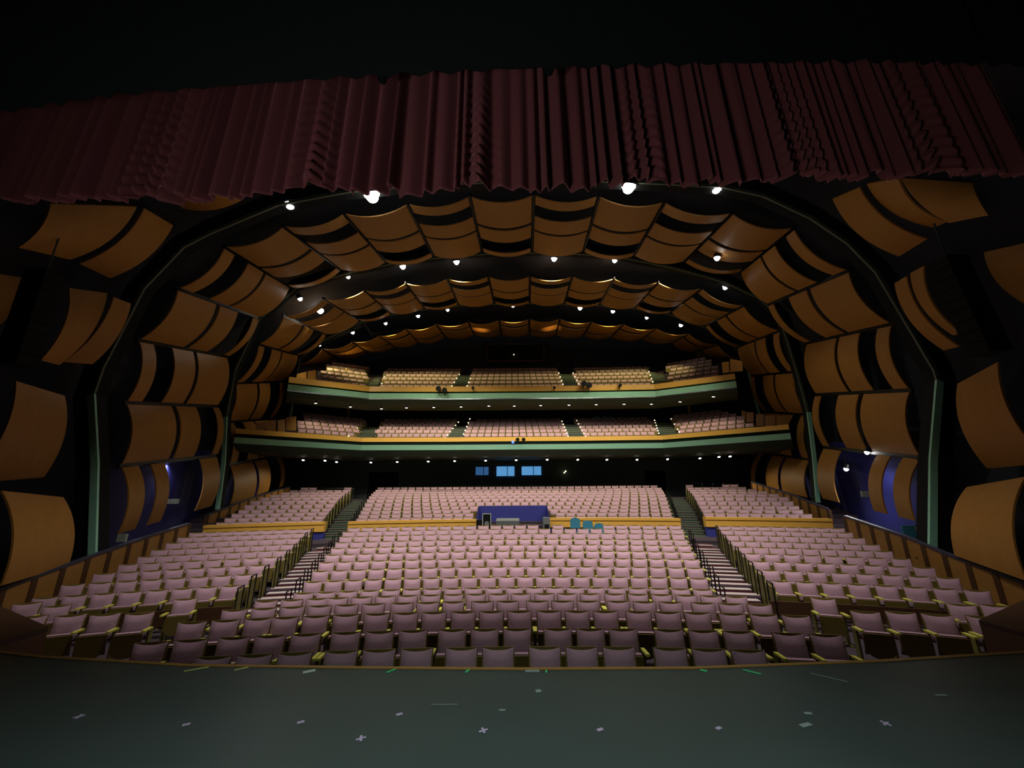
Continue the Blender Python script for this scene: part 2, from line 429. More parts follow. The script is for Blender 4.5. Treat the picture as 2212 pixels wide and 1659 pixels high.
RR = {7: (1661, 2138, 8), 8: (1640, 2073, 8), 9: (1621, 2020, 8), 10: (1605, 1968, 8), 11: (1592, 1926, 9), 12: (1576, 1899, 9), 13: (1566, 1867, 9), 14: (1555, 1841, 9), 15: (1550, 1823, 9)}
for T, nm in ((LR, 'left'), (RR, 'right')):
    for r, (a, b, n) in T.items():
        rn = ORD[r - 6]
        for q in fillrow(r, a, b, n, nm, f'{nm} block seats, row {r - 6}'):
            q = list(q); q[4] = q[4].replace(rowname[r] + ' row', ('front' if r == 7 else rn) + ' row'); q[5] = f'{"front" if r == 7 else rn} row of {nm} side seats'
            addseat(*q)
# loose groups beside the side stages
def loose(pxl, py, side, where, both=True, floor=None):
    z = FLOOR
    for _ in range(3):
        p = PZ(pxl, py, z + BACKH)
        z = fl[max([1] + [n for n in rows if n < 16 and arcY(rows[n][0] - .62, p.x) < p.y - .02])]
    addseat(p.x, p.y, z, -math.atan2(p.x, 22) * 1.0, where, f'loose seats beside the {side} side stage', both)
for i, (a, y_) in enumerate(((147, 1327), (222, 1325), (297, 1323))):
    loose(a, y_, 'left', f'mauve folding seat, {["outer", "middle", "inner"][i]} of three beside left side stage', i == 0)
for i, (a, y_) in enumerate(((1874, 1320), (1951, 1321), (2031, 1326))):
    loose(a, y_, 'right', f'mauve folding seat, {["inner", "middle", "outer"][i]} of three beside right side stage', i == 0)
loose(398, 1292, 'left', 'single mauve seat standing alone below the left seating block')
loose(1781, 1291, 'right', 'single mauve seat standing alone below the right seating block')
for a, y_, s_, l_ in ((52, 1308, 'left', 'mauve seat at far left edge, outer of the rear pair behind left side stage'), (119, 1307, 'left', 'mauve seat, inner of the rear pair behind the left side stage'),
                      (63, 1330, 'left', 'dim mauve seat half hidden by the left side stage'), (2081, 1304, 'right', 'mauve seat, inner of the rear pair behind the right side stage'),
                      (2154, 1306, 'right', 'mauve seat, outer of the rear pair behind the right side stage'), (2131, 1331, 'right', 'dim mauve seat half hidden by the right side stage'),
                      (2205, 1333, 'right', 'mauve seat at far right edge beside the right side stage')):
    loose(a, y_, s_, l_)
# rear orchestra rows
far = []
def cl(a, b, k, n=9): return a + (b - a) * k / n
RLo = [466, 484, 499, 514, 527, 540, 561, 584, 606, 625]
RRo = [1770, 1754, 1736, 1726, 1714, 1704, 1683, 1658, 1636, 1612]
for k in range(11):
    r = 16 + k
    for s in fillrow(r, cl(768, 810, k), cl(1455, 1430, k) if k < 10 else 1421, None, 'centre', ''):
        px = proj((s[0], s[1], s[2] + .8))[0]
        if k < 3 and 1022 - k * -2 < px < 1190: continue
        far.append(s)
    if k < 10:
        far += list(fillrow(r, RLo[k], cl(698, 757, k), None, 'left', ''))
        far += list(fillrow(r, cl(1523, 1482, k), RRo[k], None, 'right', ''))
for a, b, n in ((649, 685, 2), (743, 760, 1)): far += list(fillrow(26, a, b, n, 'left', ''))
for a, b, n in ((1481, 1497, 1), (1559, 1595, 2)): far += list(fillrow(26, a, b, n, 'right', ''))

# ---------------------------------------------------------------- balconies
def balcony(name, ends, kinkx, Yc, d_rows, pys, blocks, label, ztop_py, prof, soffit_depth, back_y, wallz):
    (xe, ye) = ends
    line = [Vector((-xe, ye, 0)), Vector((-kinkx, Yc - .25, 0)), Vector((-kinkx * .45, Yc, 0)), Vector((kinkx * .45, Yc, 0)), Vector((kinkx, Yc - .25, 0)), Vector((xe, ye, 0))]
    root = empty(name, (0, Yc, 0))
    tag(root, label, 'balcony')
    def off(d):
        out = []
        for i, p in enumerate(line):
            ns = []
            for a, b in ((i - 1, i), (i, i + 1)):
                if a >= 0 and b < len(line):
                    t = (line[b] - line[a]).normalized(); ns.append(Vector((-t.y, t.x, 0)))
            n = sum(ns, Vector()) / len(ns); n = n / (n.dot(ns[0]))
            out.append(p + n * d)
        return out
    base = root.location
    for pn, m, pts, lb in prof:          # closed profile (d behind the front, z)
        mb = MB(); loops = [[(q.x, q.y, z) for q in off(d)] for d, z in pts]
        k = len(line)
        secs = [[loops[j][i] for j in range(len(pts))] for i in range(k)]
        mb.grid(secs, 0, False, True)
        mb.add(secs[0], [tuple(range(len(pts)))]); mb.add(secs[-1], [tuple(range(len(pts)))[::-1]])
        o = rel(mb, base).build(pn, m, root)
        if lb: o['label'] = lb
    fl_ = []
    tm = MB()
    for j, (d, py) in enumerate(zip(d_rows, pys)):
        Y = Yc + d; zf = EYE + ratio(py) * Y - BACKH
        fl_.append(zf)
        pl = off(d); L = 0
        o0, o1 = off(d - .45), off(d + (.45 if j < len(pys) - 1 else 2.5))
        zb_ = fl_[0] - .35
        tm.grid([[(q.x, q.y, zb_) for q in o0], [(q.x, q.y, zf) for q in o0], [(q.x, q.y, zf) for q in o1], [(q.x, q.y, zb_) for q in o1]], 0, False)
        # walk outwards from the middle
        for sgn in (-1, 1):
            pos = SW / 2
            while True:
                seg = [pl[2].lerp(pl[3], .5)] + (pl[3:] if sgn > 0 else pl[:3][::-1])
                acc = 0; pt = None
                for a, b in zip(seg, seg[1:]):
                    l = (b - a).length
                    if acc + l >= pos:
                        pt = a.lerp(b, (pos - acc) / l); dr = (b - a).normalized() * sgn; break
                    acc += l
                if pt is None: break
                pos += SW
                px, py_ = proj((pt.x, pt.y, zf + .8))
                t = j / (len(pys) - 1)
                ok = any(a0 + (a1 - a0) * t <= px <= b0 + (b1 - b0) * t for a0, a1, b0, b1 in blocks)
                if ok: far.append((pt.x, pt.y, zf, math.atan2(dr.y, dr.x), '', '', False))
    rel(tm, base).build('seating_steps', M['carpet'], root)
    return root, off, fl_
# blocks: (left px front, left px back, right px front, right px back)
Zr = lambda py, Y: EYE + ratio(py) * Y
Y1 = 28.0
z_a, z_b, z_c, z_d, z_e = Zr(944, Y1), Zr(953, Y1), Zr(960, Y1), Zr(971, Y1), Zr(984, Y1)
lower, off1, fz1 = balcony('lower_balcony', (16.8, 23.25), 10.8, Y1, [1.2 + .9 * i for i in range(7)], [943, 934, 926, 919, 913, 908, 903],
        [(630, 660, 765, 790), (805, 828, 962, 992), (998, 1022, 1228, 1208), (1262, 1240, 1420, 1405), (1465, 1448, 1640, 1560)],
        'long lower balcony with pale green front, wooden rail and angled ends', 0,
        [('parapet_rail', M['railwood'], [(0, z_b), (0, z_a), (.45, z_a + .02), (.45, z_b)], 'honey wood parapet top'),
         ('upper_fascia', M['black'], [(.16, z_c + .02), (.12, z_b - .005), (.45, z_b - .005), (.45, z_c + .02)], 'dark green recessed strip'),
         ('front_fascia', M['green'], [(0, z_d), (-.12, z_c - .01), (.45, z_c - .01), (.45, z_d)], 'pale green front band'),
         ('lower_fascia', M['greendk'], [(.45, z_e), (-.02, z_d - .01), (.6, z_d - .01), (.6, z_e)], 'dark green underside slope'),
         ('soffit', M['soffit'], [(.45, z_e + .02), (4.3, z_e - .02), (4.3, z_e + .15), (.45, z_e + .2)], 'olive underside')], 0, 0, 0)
Y2 = 30.0
y_a, y_b, y_c, y_d, y_e = Zr(834, Y2), Zr(846, Y2), Zr(849, Y2), Zr(860, Y2), Zr(871, Y2)
upper, off2, fz2 = balcony('upper_balcony', (16.3, 26.95), 11.4, Y2, [1.3 + .95 * i for i in range(6)], [829, 821, 813, 806, 800, 794],
        [(686, 712, 786, 797), (822, 836, 975, 992), (1010, 1026, 1215, 1204), (1247, 1237, 1412, 1400), (1446, 1436, 1556, 1530)],
        'upper balcony with pale green front, bright wooden rail and steel trim', 0,
        [('parapet_rail', M['railwood'], [(0, y_b + .04), (0, y_a), (.45, y_a + .02), (.45, y_b + .04)], 'bright honey wood parapet'),
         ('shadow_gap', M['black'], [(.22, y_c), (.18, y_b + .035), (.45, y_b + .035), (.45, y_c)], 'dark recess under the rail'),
         ('front_fascia', M['green'], [(.02, y_d), (-.10, y_c - .01), (.45, y_c - .01), (.45, y_d)], 'pale green front band'),
         ('steel_trim', M['chrome'], [(-.02, y_d - .08), (-.02, y_d - .01), (.3, y_d - .01), (.3, y_d - .08)], 'steel trim line'),
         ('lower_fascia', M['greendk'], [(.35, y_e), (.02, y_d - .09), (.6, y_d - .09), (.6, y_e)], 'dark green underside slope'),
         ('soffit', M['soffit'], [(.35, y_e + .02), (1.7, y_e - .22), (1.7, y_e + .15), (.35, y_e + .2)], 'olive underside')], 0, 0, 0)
M['tealgrey'] = mat('teal_grey_wall', (0.045, 0.066, 0.072), .8, noise=.3, scale=1.5)
# walls closing the levels below the balconies and behind their seats
def polywall(name, off_, d, z0, z1, m):
    mb = MB(); a = off_(d); b = off_(d + .15)
    mb.grid([[(q.x * 1.15, q.y, z0) for q in a], [(q.x * 1.15, q.y, z1) for q in a], [(q.x * 1.15, q.y, z1) for q in b], [(q.x * 1.15, q.y, z0) for q in b]], 0, False)
    return tag(mb.build(name, m), kind='structure')
mb = MB(); zt = fz1[-1]
for x0, x1 in ((-19.5, -11.9), (-9.4, 10.9), (12.6, 19.5)): rect(mb, x0, x1, 32.6, -3, z_e + .12)
for x0, x1 in ((-11.9, -9.4), (10.9, 12.6)): rect(mb, x0, x1, 32.6, Zr(1018, 32.6), z_e + .12)
tag(mb.build('wall_rear', M['tealgrey']), kind='structure')
tag((lambda m_: (rect(m_, -13, 13, 34.6, -3, 4), m_)[1])(MB()).build('wall_lobby', M['black']), kind='structure')
polywall('wall_gallery', off1, 9.2, fz1[0], fz2[0], M['navy'])

# ---------------------------------------------------------------- instantiate seats
seats.sort(key=lambda s: (s[0] ** 2 + s[1] ** 2 + (s[2] - EYE + .6) ** 2))
near_, rest = seats[:300], seats[300:]
PR = {False: proto(False), True: proto(True)}
used = {False: False, True: False}
for s in near_:
    k = s[6]
    o = copy_tree(PR[k]) if used[k] else PR[k]
    used[k] = True
    o.location = (s[0], s[1], s[2]); o.rotation_euler = (0, 0, s[3])
    tag(o, s[4], 'seat', s[5])
far += [tuple(s) for s in rest]
tmpl = template(False)
tv = np.array(tmpl.v); nv = len(tv)
V, Fc, Mi, Sm = [], [], [], []
for i, s in enumerate(far):
    c, sn = math.cos(s[3]), math.sin(s[3])
    R = np.array([[c, -sn, 0], [sn, c, 0], [0, 0, 1]])
    V.append(tv @ R.T + np.array([s[0], s[1], s[2]]))
    Fc += [tuple(j + i * nv for j in f) for f in tmpl.f]; Mi += tmpl.m; Sm += tmpl.smooth
me = bpy.data.meshes.new('distant_seats'); me.from_pydata(np.concatenate(V).tolist(), [], Fc)
for k in ('fabric', 'shell', 'armwood', 'standard'): me.materials.append(M[k])
me.polygons.foreach_set('material_index', Mi); me.polygons.foreach_set('use_smooth', Sm); me.update()
o = bpy.data.objects.new('distant_seats', me); C.objects.link(o)
tag(o, 'far rows of mauve theatre seats in the rear stalls and both balconies', 'seat', kind='stuff')
print('seats', len(seats), 'far', len(far))

# ---------------------------------------------------------------- curved wooden panels
def panel(nA, fA, nB, fB, t0, t1, name, label, cat, group, m, bulge=.11, u0=.03, u1=.97, nu=12, nt=2, th=.05):
    mb = MB(); top = []; bot = []
    for j in range(nt + 1):
        t = t0 + (t1 - t0) * j / nt
        A = nA.lerp(fA, t); B = nB.lerp(fB, t); ch = B - A
        dp = (fA - nA).lerp(fB - nB, .5)
        n = ch.cross(dp).normalized(); mid = (A + B) / 2
        if n.dot(Vector((0, mid.y, EYE + 3)) - mid) < 0: n = -n
        b = bulge * ch.length
        r1, r2 = [], []
        for i in range(nu + 1):
            u = u0 + (u1 - u0) * i / nu
            p = A.lerp(B, u) + n * b * (4 * u * (1 - u))
            r1.append(p); r2.append(p - n * th)
        top.append(r1); bot.append(r2)
    base = top[0][nu // 2].copy()
    mb.grid(top); mb.grid([r[::-1] for r in bot])
    rim = top[0] + [r[-1] for r in top[1:]] + top[-1][::-1][1:] + [r[0] for r in top[::-1][1:-1]]
    rimb = bot[0] + [r[-1] for r in bot[1:]] + bot[-1][::-1][1:] + [r[0] for r in bot[::-1][1:-1]]
    mb.grid([rim, rimb], 0, False, True)
    o = rel(mb, base).build(name, m); o.location = base
    return tag(o, label, cat, group)
TA = [(0, .38, 'wide front'), (.43, .66, 'middle'), (.90, .99, 'thin rear')]
TB = [(0, .11, 'thin front'), (.28, .50, 'middle'), (.54, .97, 'wide rear')]
TN = [(0, .12, 'front'), (.22, .34, 'middle'), (.74, .98, 'rear')]
tn = 3
def band(B, Ys, kinds, bname, nm_, skip=()):
    global tn
    nP = [P(*a, Ys[0]) for a, b in B]; fP = [P(*b, Ys[1]) for a, b in B]
    n = len(B) - 1
    for k in range(n):
        wall = k < 5 or k >= n - 5
        for t0, t1, pn in kinds(k):
            if (k, pn) in skip: continue
            col = f'{ORD[k + 1]} bay from left' if k < n / 2 else f'{ORD[n - k]} bay from right'
            panel(nP[k], fP[k], nP[k + 1], fP[k + 1], t0, t1, 'curved_panel',
                  f'curved honey wood panel, {pn} strip of {col}, {bname} arch', 'wall panel' if wall else 'ceiling panel', f'curved wood panels of the {bname} arch', M['wood'] if wall else M['wood_c'])
    for k in range(1, n):
        mb = MB(); c = Vector((0, nP[k].y, EYE + 3))
        o_ = (nP[k] - c).normalized() * .12
        mb.beam(nP[k] + o_, fP[k] + o_, .10, .16)
        tag(mb.build(f'trim_{tn}', M['metal']), kind='structure'); tn += 1
band(BA, YA, lambda k: TN if k in (0, 18) else (TA if k % 2 else TB), 'nearest', 'A')
band(BB, YB, lambda k: TB if k % 2 else TA, 'middle', 'B')
band(BC, YC, lambda k: [(0, .25, 'front'), (.36, 1, 'rear')] if k % 2 else [(0, .62, 'front'), (.72, 1, 'rear')], 'farthest', 'C')
# big panels between the stage and the first arch
def quad(nt, ft, nb, fb, Yn, Yf, label, m='wood', bulge=.10, cat='wall panel'):
    panel(P(*nb, Yn), P(*fb, Yf), P(*nt, Yn), P(*ft, Yf), 0, 1, 'curved_panel', label, cat, 'large curved panels beside the stage', M[m], bulge, 0, 1, 14, 4)
quad((4, 1060), (137, 1074), (4, 1265), (148, 1222), 10.2, 12, 'large curved honey wood panel at lower left above the parapet')
quad((35, 823), (140, 855), (-75, 1045), (95, 1031), 10.2, 12, 'large curved honey wood panel at left edge, upper of the lower two')
quad((150, 622), (232, 634), (88, 778), (128, 789), 10.6, 11.5, 'curved wood strip farther from left green arch post, above the large panels')
quad((246, 642), (283, 656), (138, 782), (200, 787), 11.6, 12.3, 'curved wood strip touching the left sloping green arch')
quad((312, 450), (374, 487), (172, 570), (238, 601), 11, 12.3, 'curved wood panel at upper left below the curtain, nearer the arch')
quad((110, 440), (296, 447), (40, 535), (152, 561), 9, 10.7, 'dim reddish curved wood panel at upper left under the curtain')
quad((-45, 585), (47, 600), (-90, 700), (2, 700), 9, 10.2, 'dark red curved panel at the far left edge')
quad((2214, 1030), (2088, 1052), (2216, 1255), (2062, 1200), 10.2, 12, 'large curved honey wood panel at lower right above the parapet')
quad((2155, 782), (2068, 829), (2270, 1000), (2132, 1012), 10.2, 12, 'large curved honey wood panel at right edge, upper of the lower two')
quad((1994, 575), (1966, 590), (2078, 722), (2058, 724), 10.8, 11.5, 'curved wood strip farther from right green arch post, above the large panels')
quad((1957, 597), (1932, 612), (2072, 749), (2038, 757), 11.6, 12.3, 'curved wood strip touching the right sloping green arch')
quad((1856, 405), (1798, 430), (2002, 517), (1942, 554), 11, 12.3, 'curved wood panel at upper right below the curtain, nearer the arch')
quad((1940, 385), (1872, 398), (2045, 480), (2017, 492), 9.6, 10.8, 'dim curved wood panel at upper right under the curtain')
quad((2100, 395), (1946, 385), (2135, 465), (2050, 482), 8.6, 9.5, 'dark reddish curved panel at the top right beside the curtain')
quad((2235, 520), (2125, 545), (2310, 650), (2210, 655), 9, 10.2, 'dark red curved panel at the far right edge')
quad((560, 375), (520, 434), (380, 395), (392, 450), 11, 12.4, 'curved wood panel peeping below the curtain, left of the lamp truss', cat='ceiling panel')

# ---------------------------------------------------------------- arch ribs
def rib(pxs, Y, wd, dp0, label, m='green', split=None):
    pts = [P(*q, Y) for q in pxs]
    dp = .07; root = empty('arch_rib', pts[0])
    tag(root, label, 'arch')
    def seg(pp, name, mt, wd_, lb=None):
        c = Vector((0, Y, EYE + 3)); out = offset(pp, wd_)
        mb = MB()
        secs = [[a, b, b + Vector((0, dp, 0)), a + Vector((0, dp, 0))] for a, b in zip(pp, out)]
        mb.grid(secs, 0, False, True); mb.add(secs[0], [(0, 1, 2, 3)]); mb.add(secs[-1], [(3, 2, 1, 0)])
        o = rel(mb, pts[0]).build(name, M[mt], root)
        if lb: o['label'] = lb
    i0, i1 = split
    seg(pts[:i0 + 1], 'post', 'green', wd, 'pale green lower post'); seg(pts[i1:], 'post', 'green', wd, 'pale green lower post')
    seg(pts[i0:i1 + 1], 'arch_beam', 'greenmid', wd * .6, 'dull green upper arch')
    # web behind the face, dark
    c = Vector((0, Y, EYE + 3)); o1 = offset(pts, .02); o2 = offset(pts, wd + .55); dp = dp0
    mb = MB(); secs = [[a + Vector((0, .075, 0)), b + Vector((0, .075, 0)), b + Vector((0, dp, 0)), a + Vector((0, dp, 0))] for a, b in zip(o1, o2)]
    mb.grid(secs, 0, False, True); rel(mb, pts[0]).build('web', M['black'], root)['label'] = 'black plate behind the green edge'
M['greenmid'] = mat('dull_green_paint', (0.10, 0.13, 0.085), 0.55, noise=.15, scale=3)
rib([(205, 1230), (211, 1000), (203, 850), (222, 795), (310, 624), (396, 534), (452, 505), (600, 443), (750, 415), (900, 400), (1106, 392), (1330, 392), (1560, 404), (1650, 424), (1752, 472), (1830, 525), (1892, 588), (2018, 800), (2024, 820), (2010, 992), (2008, 1210)],
    13.0, .24, .45, 'nearest green arch rib from left parapet over the hall to right parapet', split=(2, 18))
rib([(473, 1100), (486, 1000), (490, 900), (508, 800), (560, 690), (640, 622), (750, 590), (870, 565), (1000, 552), (1106, 546), (1200, 546), (1330, 554), (1450, 578), (1565, 610), (1640, 645), (1683, 682), (1720, 800), (1744, 890), (1757, 1000), (1764, 1085)],
    22.0, .22, .4, 'middle green arch rib crossing above the balconies', split=(2, 17))
rib([(628, 905), (640, 820), (648, 775), (700, 735), (778, 697), (845, 680), (917, 668), (990, 660), (1068, 658), (1144, 656), (1219, 658), (1295, 660), (1372, 667), (1447, 679), (1523, 708), (1585, 745), (1612, 790), (1640, 900)],
    30.2, .16, .3, 'farthest green arch rib above the upper balcony', split=(1, 16))

# ---------------------------------------------------------------- lamps
def lamp(px, py, Y, size, power, target, label, group, m='lamp', cone=100, hang=.6, col=(1, .93, .8), light=True, cat='lamp', below=.0):
    p = P(px, py, Y) if not isinstance(px, Vector) else px
    root = empty('work_lamp' if size > .1 else 'downlight', p)
    tag(root, label, cat, group)
    d = (Vector(target) - p).normalized()
    rootq = d
    mb = MB(); mb.tube(-d * size * .15, -d * size * 2.2, size * 1.15, size * .8, 12)
    mb.build('housing', M['metal'], root)
    mb = MB(); mb.tube(d * size * .0, d * size * .25, size, size * .92, 14)
    if m == 'lamp': mb.sphere(d * size * .25, size * .8, 10, 6)
    mb.build('lens', M[m], root)['label'] = 'glowing white lens'
    mb = MB(); mb.beam(Vector((0, 0, size)) - d * size, Vector((0, 0, hang)) - d * size, .03, .03).beam(Vector((-size * 1.25, 0, 0)) - d * size, Vector((size * 1.25, 0, 0)) - d * size, .03, .03)
    mb.build('bracket', M['metal'], root)
    if light:
        l = bpy.data.lights.new('lamp_light', 'SPOT'); l.energy = power; l.spot_size = math.radians(cone); l.spot_blend = .8; l.color = col; l.shadow_soft_size = max(.06, size)
        lo = bpy.data.objects.new('lamp_light', l); C.objects.link(lo); lo.parent = root
        lo.location = d * (size * 2.2); lo.rotation_euler = d.to_track_quat('-Z', 'Y').to_euler()
    return root
for i, (px, py, s) in enumerate(((430, 515, .12), (625, 438, .25), (803, 420, .32), (1358, 402, .29), (1548, 407, .2), (1757, 475, .16))):  # lens radii enlarged so the discs include the glare around each lamp
    lamp(px, py, 13.2, s, CATWALK_ONE * (1.0 if 1 < i < 4 else .8), ((px - 1106) * .010, 21.5, 0.0), f'bright white work lamp, {ORD[i + 1]} from left on the nearest arch truss', 'work lamps on the nearest arch', cone=95)
for i, (px, py, s) in enumerate(((648, 645, .15), (752, 598, .13), (870, 575, .2), (986, 565, .2), (1197, 558, .2), (1328, 562, .17), (1445, 580, .13), (1567, 620, .17))):  # lenses oversized here too, to stand in for glare
    lamp(px, py, 22.5, s, CATWALK_TWO, ((px - 1106) * .018, 29.5, 1.0), f'white work lamp, {ORD[i + 1]} from left along the middle arch', 'work lamps on the middle arch', cone=84, col=(1, .90, .68))
lamp(692, 671, 26.5, .24, 500, (-12, 24, 3), 'large yellowish lamp glowing between left ceiling panels', 'lamps between panels', cone=120)
lamp(1549, 557, 18.5, .16, 500, (10, 20, 2), 'lamp glowing between right ceiling panels above the middle arch', 'lamps between panels', cone=120)
for i, (px, py, s) in enumerate(((690, 745, .13), (762, 718, .15), (833, 698, .15), (903, 682, .17), (967, 669, .15), (1108, 659, .19), (1253, 665, .2), (1324, 672, .18), (1397, 686, .15), (1471, 702, .17))):
    lamp(px, py, 30.7, s, CATWALK_THREE, ((px - 1106) * .03, 34.5, 6.5), f'white work lamp, {ORD[i + 1]} from left along the farthest arch', 'work lamps on the farthest arch', cone=92, col=(1, .90, .38))
S2 = [(682, 871), (757, 879), (824, 883), (878, 881), (937, 880), (996, 879), (1056, 877), (1111, 877), (1168, 876), (1229, 875), (1288, 874), (1348, 873), (1407, 873), (1469, 868), (1541, 857)]
for i, (px, py) in enumerate(S2):
    yy = Y2 + 1.9 if 780 < px < 1430 else Y2 + 1.9 - abs(px - 1106) * .0105 + 3.5
    p = PZ(px, py, y_e - .30); lamp(p, 0, 0, .09, SOFFIT_HIGH, p + Vector((0, .8, -3)), f'round downlight, {ORD[i + 1]} from left under the upper balcony', 'downlights under the upper balcony', 'lampsmall', 130, .15, (1, .84, .54))
S1 = [(655, 994), (702, 995), (727, 998), (801, 999), (858, 998), (925, 997), (982, 996), (1049, 995), (1115, 994), (1182, 993), (1248, 993), (1311, 993), (1376, 993), (1442, 992), (1512, 990), (1553, 987), (1577, 986)]
for i, (px, py) in enumerate(S1):
    p = PZ(px, py, z_e - .2); lamp(p, 0, 0, .09, SOFFIT_LOW, p + Vector((0, -1.2, -3)), f'round downlight, {ORD[i + 1]} from left under the lower balcony', 'downlights under the lower balcony', 'lampsmall', 140, .3, (1, .84, .56))
for px, py, Y, l in ((360, 995, 18, 'small bright lamp over the blue niche in left wall'), (1873, 977, 17.5, 'small bright lamp under a panel on the right wall'), (1828, 1013, 18.5, 'small bright lamp inside the dark niche of right wall')):
    lamp(px, py, Y, .10, 110, (math.copysign(14.5, px - 1106), Y + .5, -1), l, 'wall niche lamps', cone=150, col=(.95, .95, 1))
# warm uplights on the farthest wood
for i, (px, py) in enumerate(((1037, 722), (1192, 721), (752, 790))):
    p = P(px, py, 33.0); p.z -= 1.0
    l = bpy.data.lights.new('uplight', 'SPOT'); l.energy = 160; l.color = (1, .6, .2); l.spot_size = 1.1; l.spot_blend = 1
    lo = bpy.data.objects.new('uplight', l); C.objects.link(lo); lo.location = p; lo.rotation_euler = (math.radians(165), 0, 0)

# ---------------------------------------------------------------- stage
mb = MB()
edge = [PZ(px, py, 0) for px, py in ((-500, 1385), (0, 1408), (90, 1418), (400, 1436), (750, 1441), (1106, 1444), (1500, 1442), (1900, 1427), (2130, 1413), (2212, 1408), (2700, 1382))]
pts = [(-14, -9)] + [(-14, edge[0].y)] + [(p.x, p.y) for p in edge] + [(14, edge[-1].y), (14, -9)]
mb.slab(pts[::-1], -3.5, -.012); tag(mb.build('stage_deck', M['stage']), 'dark green-black painted stage floor scattered with small tape marks', 'stage')
mb = MB()
for a, b in zip(edge, edge[1:]):
    mb.beam(a + Vector((0, .015, -.03)), b + Vector((0, .015, -.03)), .05, .05)
tag(mb.build('stage_nosing', M['gold']), 'thin wooden edge strip along the front of the stage', 'trim strip')
M['stagewood'] = mat('stage_wood', (0.22, 0.105, 0.03), .5, noise=.3, scale=4)
for sx, nm in ((-1, 'left'), (1, 'right')):
    root = empty('side_stage', (sx * 8, 6, FLOOR)); base = Vector(root.location)
    q = [(6.25, 4.8), (6.25, 5.85), (7.5, 6.5), (12.3, 9.0), (12.3, 4.8)]
    q = [(x * sx, y) for x, y in q]
    if sx > 0: q = q[::-1]
    mb = MB(); mb.slab(q, FLOOR, -.07); rel(mb, base).build('platform', M['stagewood'], root)
    mb = MB(); mb.slab(q, -.07, -.01); rel(mb, base).build('deck', M['darkwood'], root)['label'] = 'dull brown top'
    tag(root, f'brown wooden side stage block at the {nm} end of the stage edge', 'side stage')
def tapemark(px, py, l, wd, ang, m, label, cross=False):
    p = PZ(px, py, 0.0)
    mb = MB(); mb.box((0, 0, 0), (l, wd, .004), ang)
    if cross: mb.box((0, 0, .001), (l, wd, .004), ang + 1.4)
    o = mb.build('tape_mark', M[m]); o.location = p + Vector((0, 0, -.009)); tag(o, label, 'tape', 'tape marks on the stage floor')
for px, py, c, lb in ((172, 1545, 1, 'far left mark of the row'), (403, 1562, 0, 'second mark from left in the row'), (650, 1557, 0, 'third mark from left in the row'), (780, 1592, 1, 'large cross, nearest the camera left of centre'),
                  (863, 1540, 0, 'small mark above and right of the cross'), (1044, 1575, 1, 'mark just left of the middle'), (1296, 1573, 0, 'mark right of the middle'), (1552, 1570, 0, 'right-hand mark of the row'), (1913, 1560, 1, 'far right mark of the row')):
    tapemark(px, py, .07 if c else .05, .018 if c else .03, .5, 'pink', f'pale pink tape on dark stage floor, {lb}', c)
for px, py, l, wd, a, m, lb in ((1163, 1490, .05, .05, .2, 'greytape', 'grey square smudge of tape near the centre of the stage'), (1010, 1447, .02, .07, -.4, 'greentape', 'bright green tape tick at stage edge, left of centre'),
      (1180, 1448, .015, .05, 0, 'greentape', 'bright green tape tick at stage edge, right of centre'), (1150, 1447, .14, .05, 0, 'greytape', 'grey tape patch beside the green tick at the edge'),
      (668, 1448, .11, .05, .5, 'signwhite', 'whitish tape scrap near the stage edge, left'), (425, 1443, .2, .02, .5, 'yellowtape', 'yellowish tape line at stage edge, far left'), (522, 1442, .12, .02, .6, 'yellowtape', 'short yellowish tape tick at stage edge, left'),
      (849, 1445, .14, .02, .9, 'greentape', 'greenish tape line at stage edge below a front row seat'), (1520, 1446, .06, .03, -.6, 'greentape', 'small green tape tick at stage edge, right'), (1624, 1449, .15, .02, -.7, 'greentape', 'longer green tape tick at stage edge, far right'),
      (1790, 1461, .28, .012, -.7, 'greytape', 'thin grey scratch line on the right of the stage'), (1745, 1538, .06, .03, 0, 'greytape', 'small grey mark on the right half of the stage'), (2032, 1499, .1, .02, 0, 'greytape', 'faint grey dash at the far right of the stage'),
      (1740, 1563, .1, .04, .3, 'greytape', 'dull grey blot on the right half of the stage'), (960, 1519, .22, .006, 0, 'greytape', 'faint broken grey line across the stage centre'), (1085, 1531, .05, .02, 0, 'greytape', 'tiny pale fleck right of the broken line')):
    tapemark(px, py, l, wd, a, m, lb)

# curtain border, maroon velvet, with gathered swags
YCUR = 4.25
bot = [(-120, 432), (0, 440), (130, 438), (260, 436), (415, 442), (560, 425), (700, 415), (860, 424), (1000, 416), (1106, 416), (1250, 412), (1350, 405), (1500, 402), (1750, 392), (2000, 386), (2140, 382), (2200, 380)]
bx = [P(a, b, YCUR) for a, b in bot]
X0, X1 = bx[0].x, bx[-1].x
N = 1500; K = 70
random.seed(11)
folds = []; x = X0
while x < X1:
    wd = random.choice((.10, .14, .19, .25, .30)) * random.uniform(.85, 1.15); folds.append((x, wd, random.uniform(.13, .28))); x += wd
gath = [P(a, 300, YCUR).x for a in (370, 700, 1022, 1372, 1692, 1965)]
rowsC = []
fx = []
for i in range(N + 1):
    x = X0 + (X1 - X0) * i / N
    k = max(j for j, f_ in enumerate(folds) if f_[0] <= x + 1e-9); x0, wd, am = folds[k]; u = (x - x0) / wd
    fx.append((x, am * (abs(math.sin(math.pi * u)) ** 1.4), u, k))
def lerpz(x):
    for a, b in zip(bx, bx[1:]):
        if a.x <= x <= b.x: return a.z + (b.z - a.z) * (x - a.x) / (b.x - a.x)
    return bx[-1].z
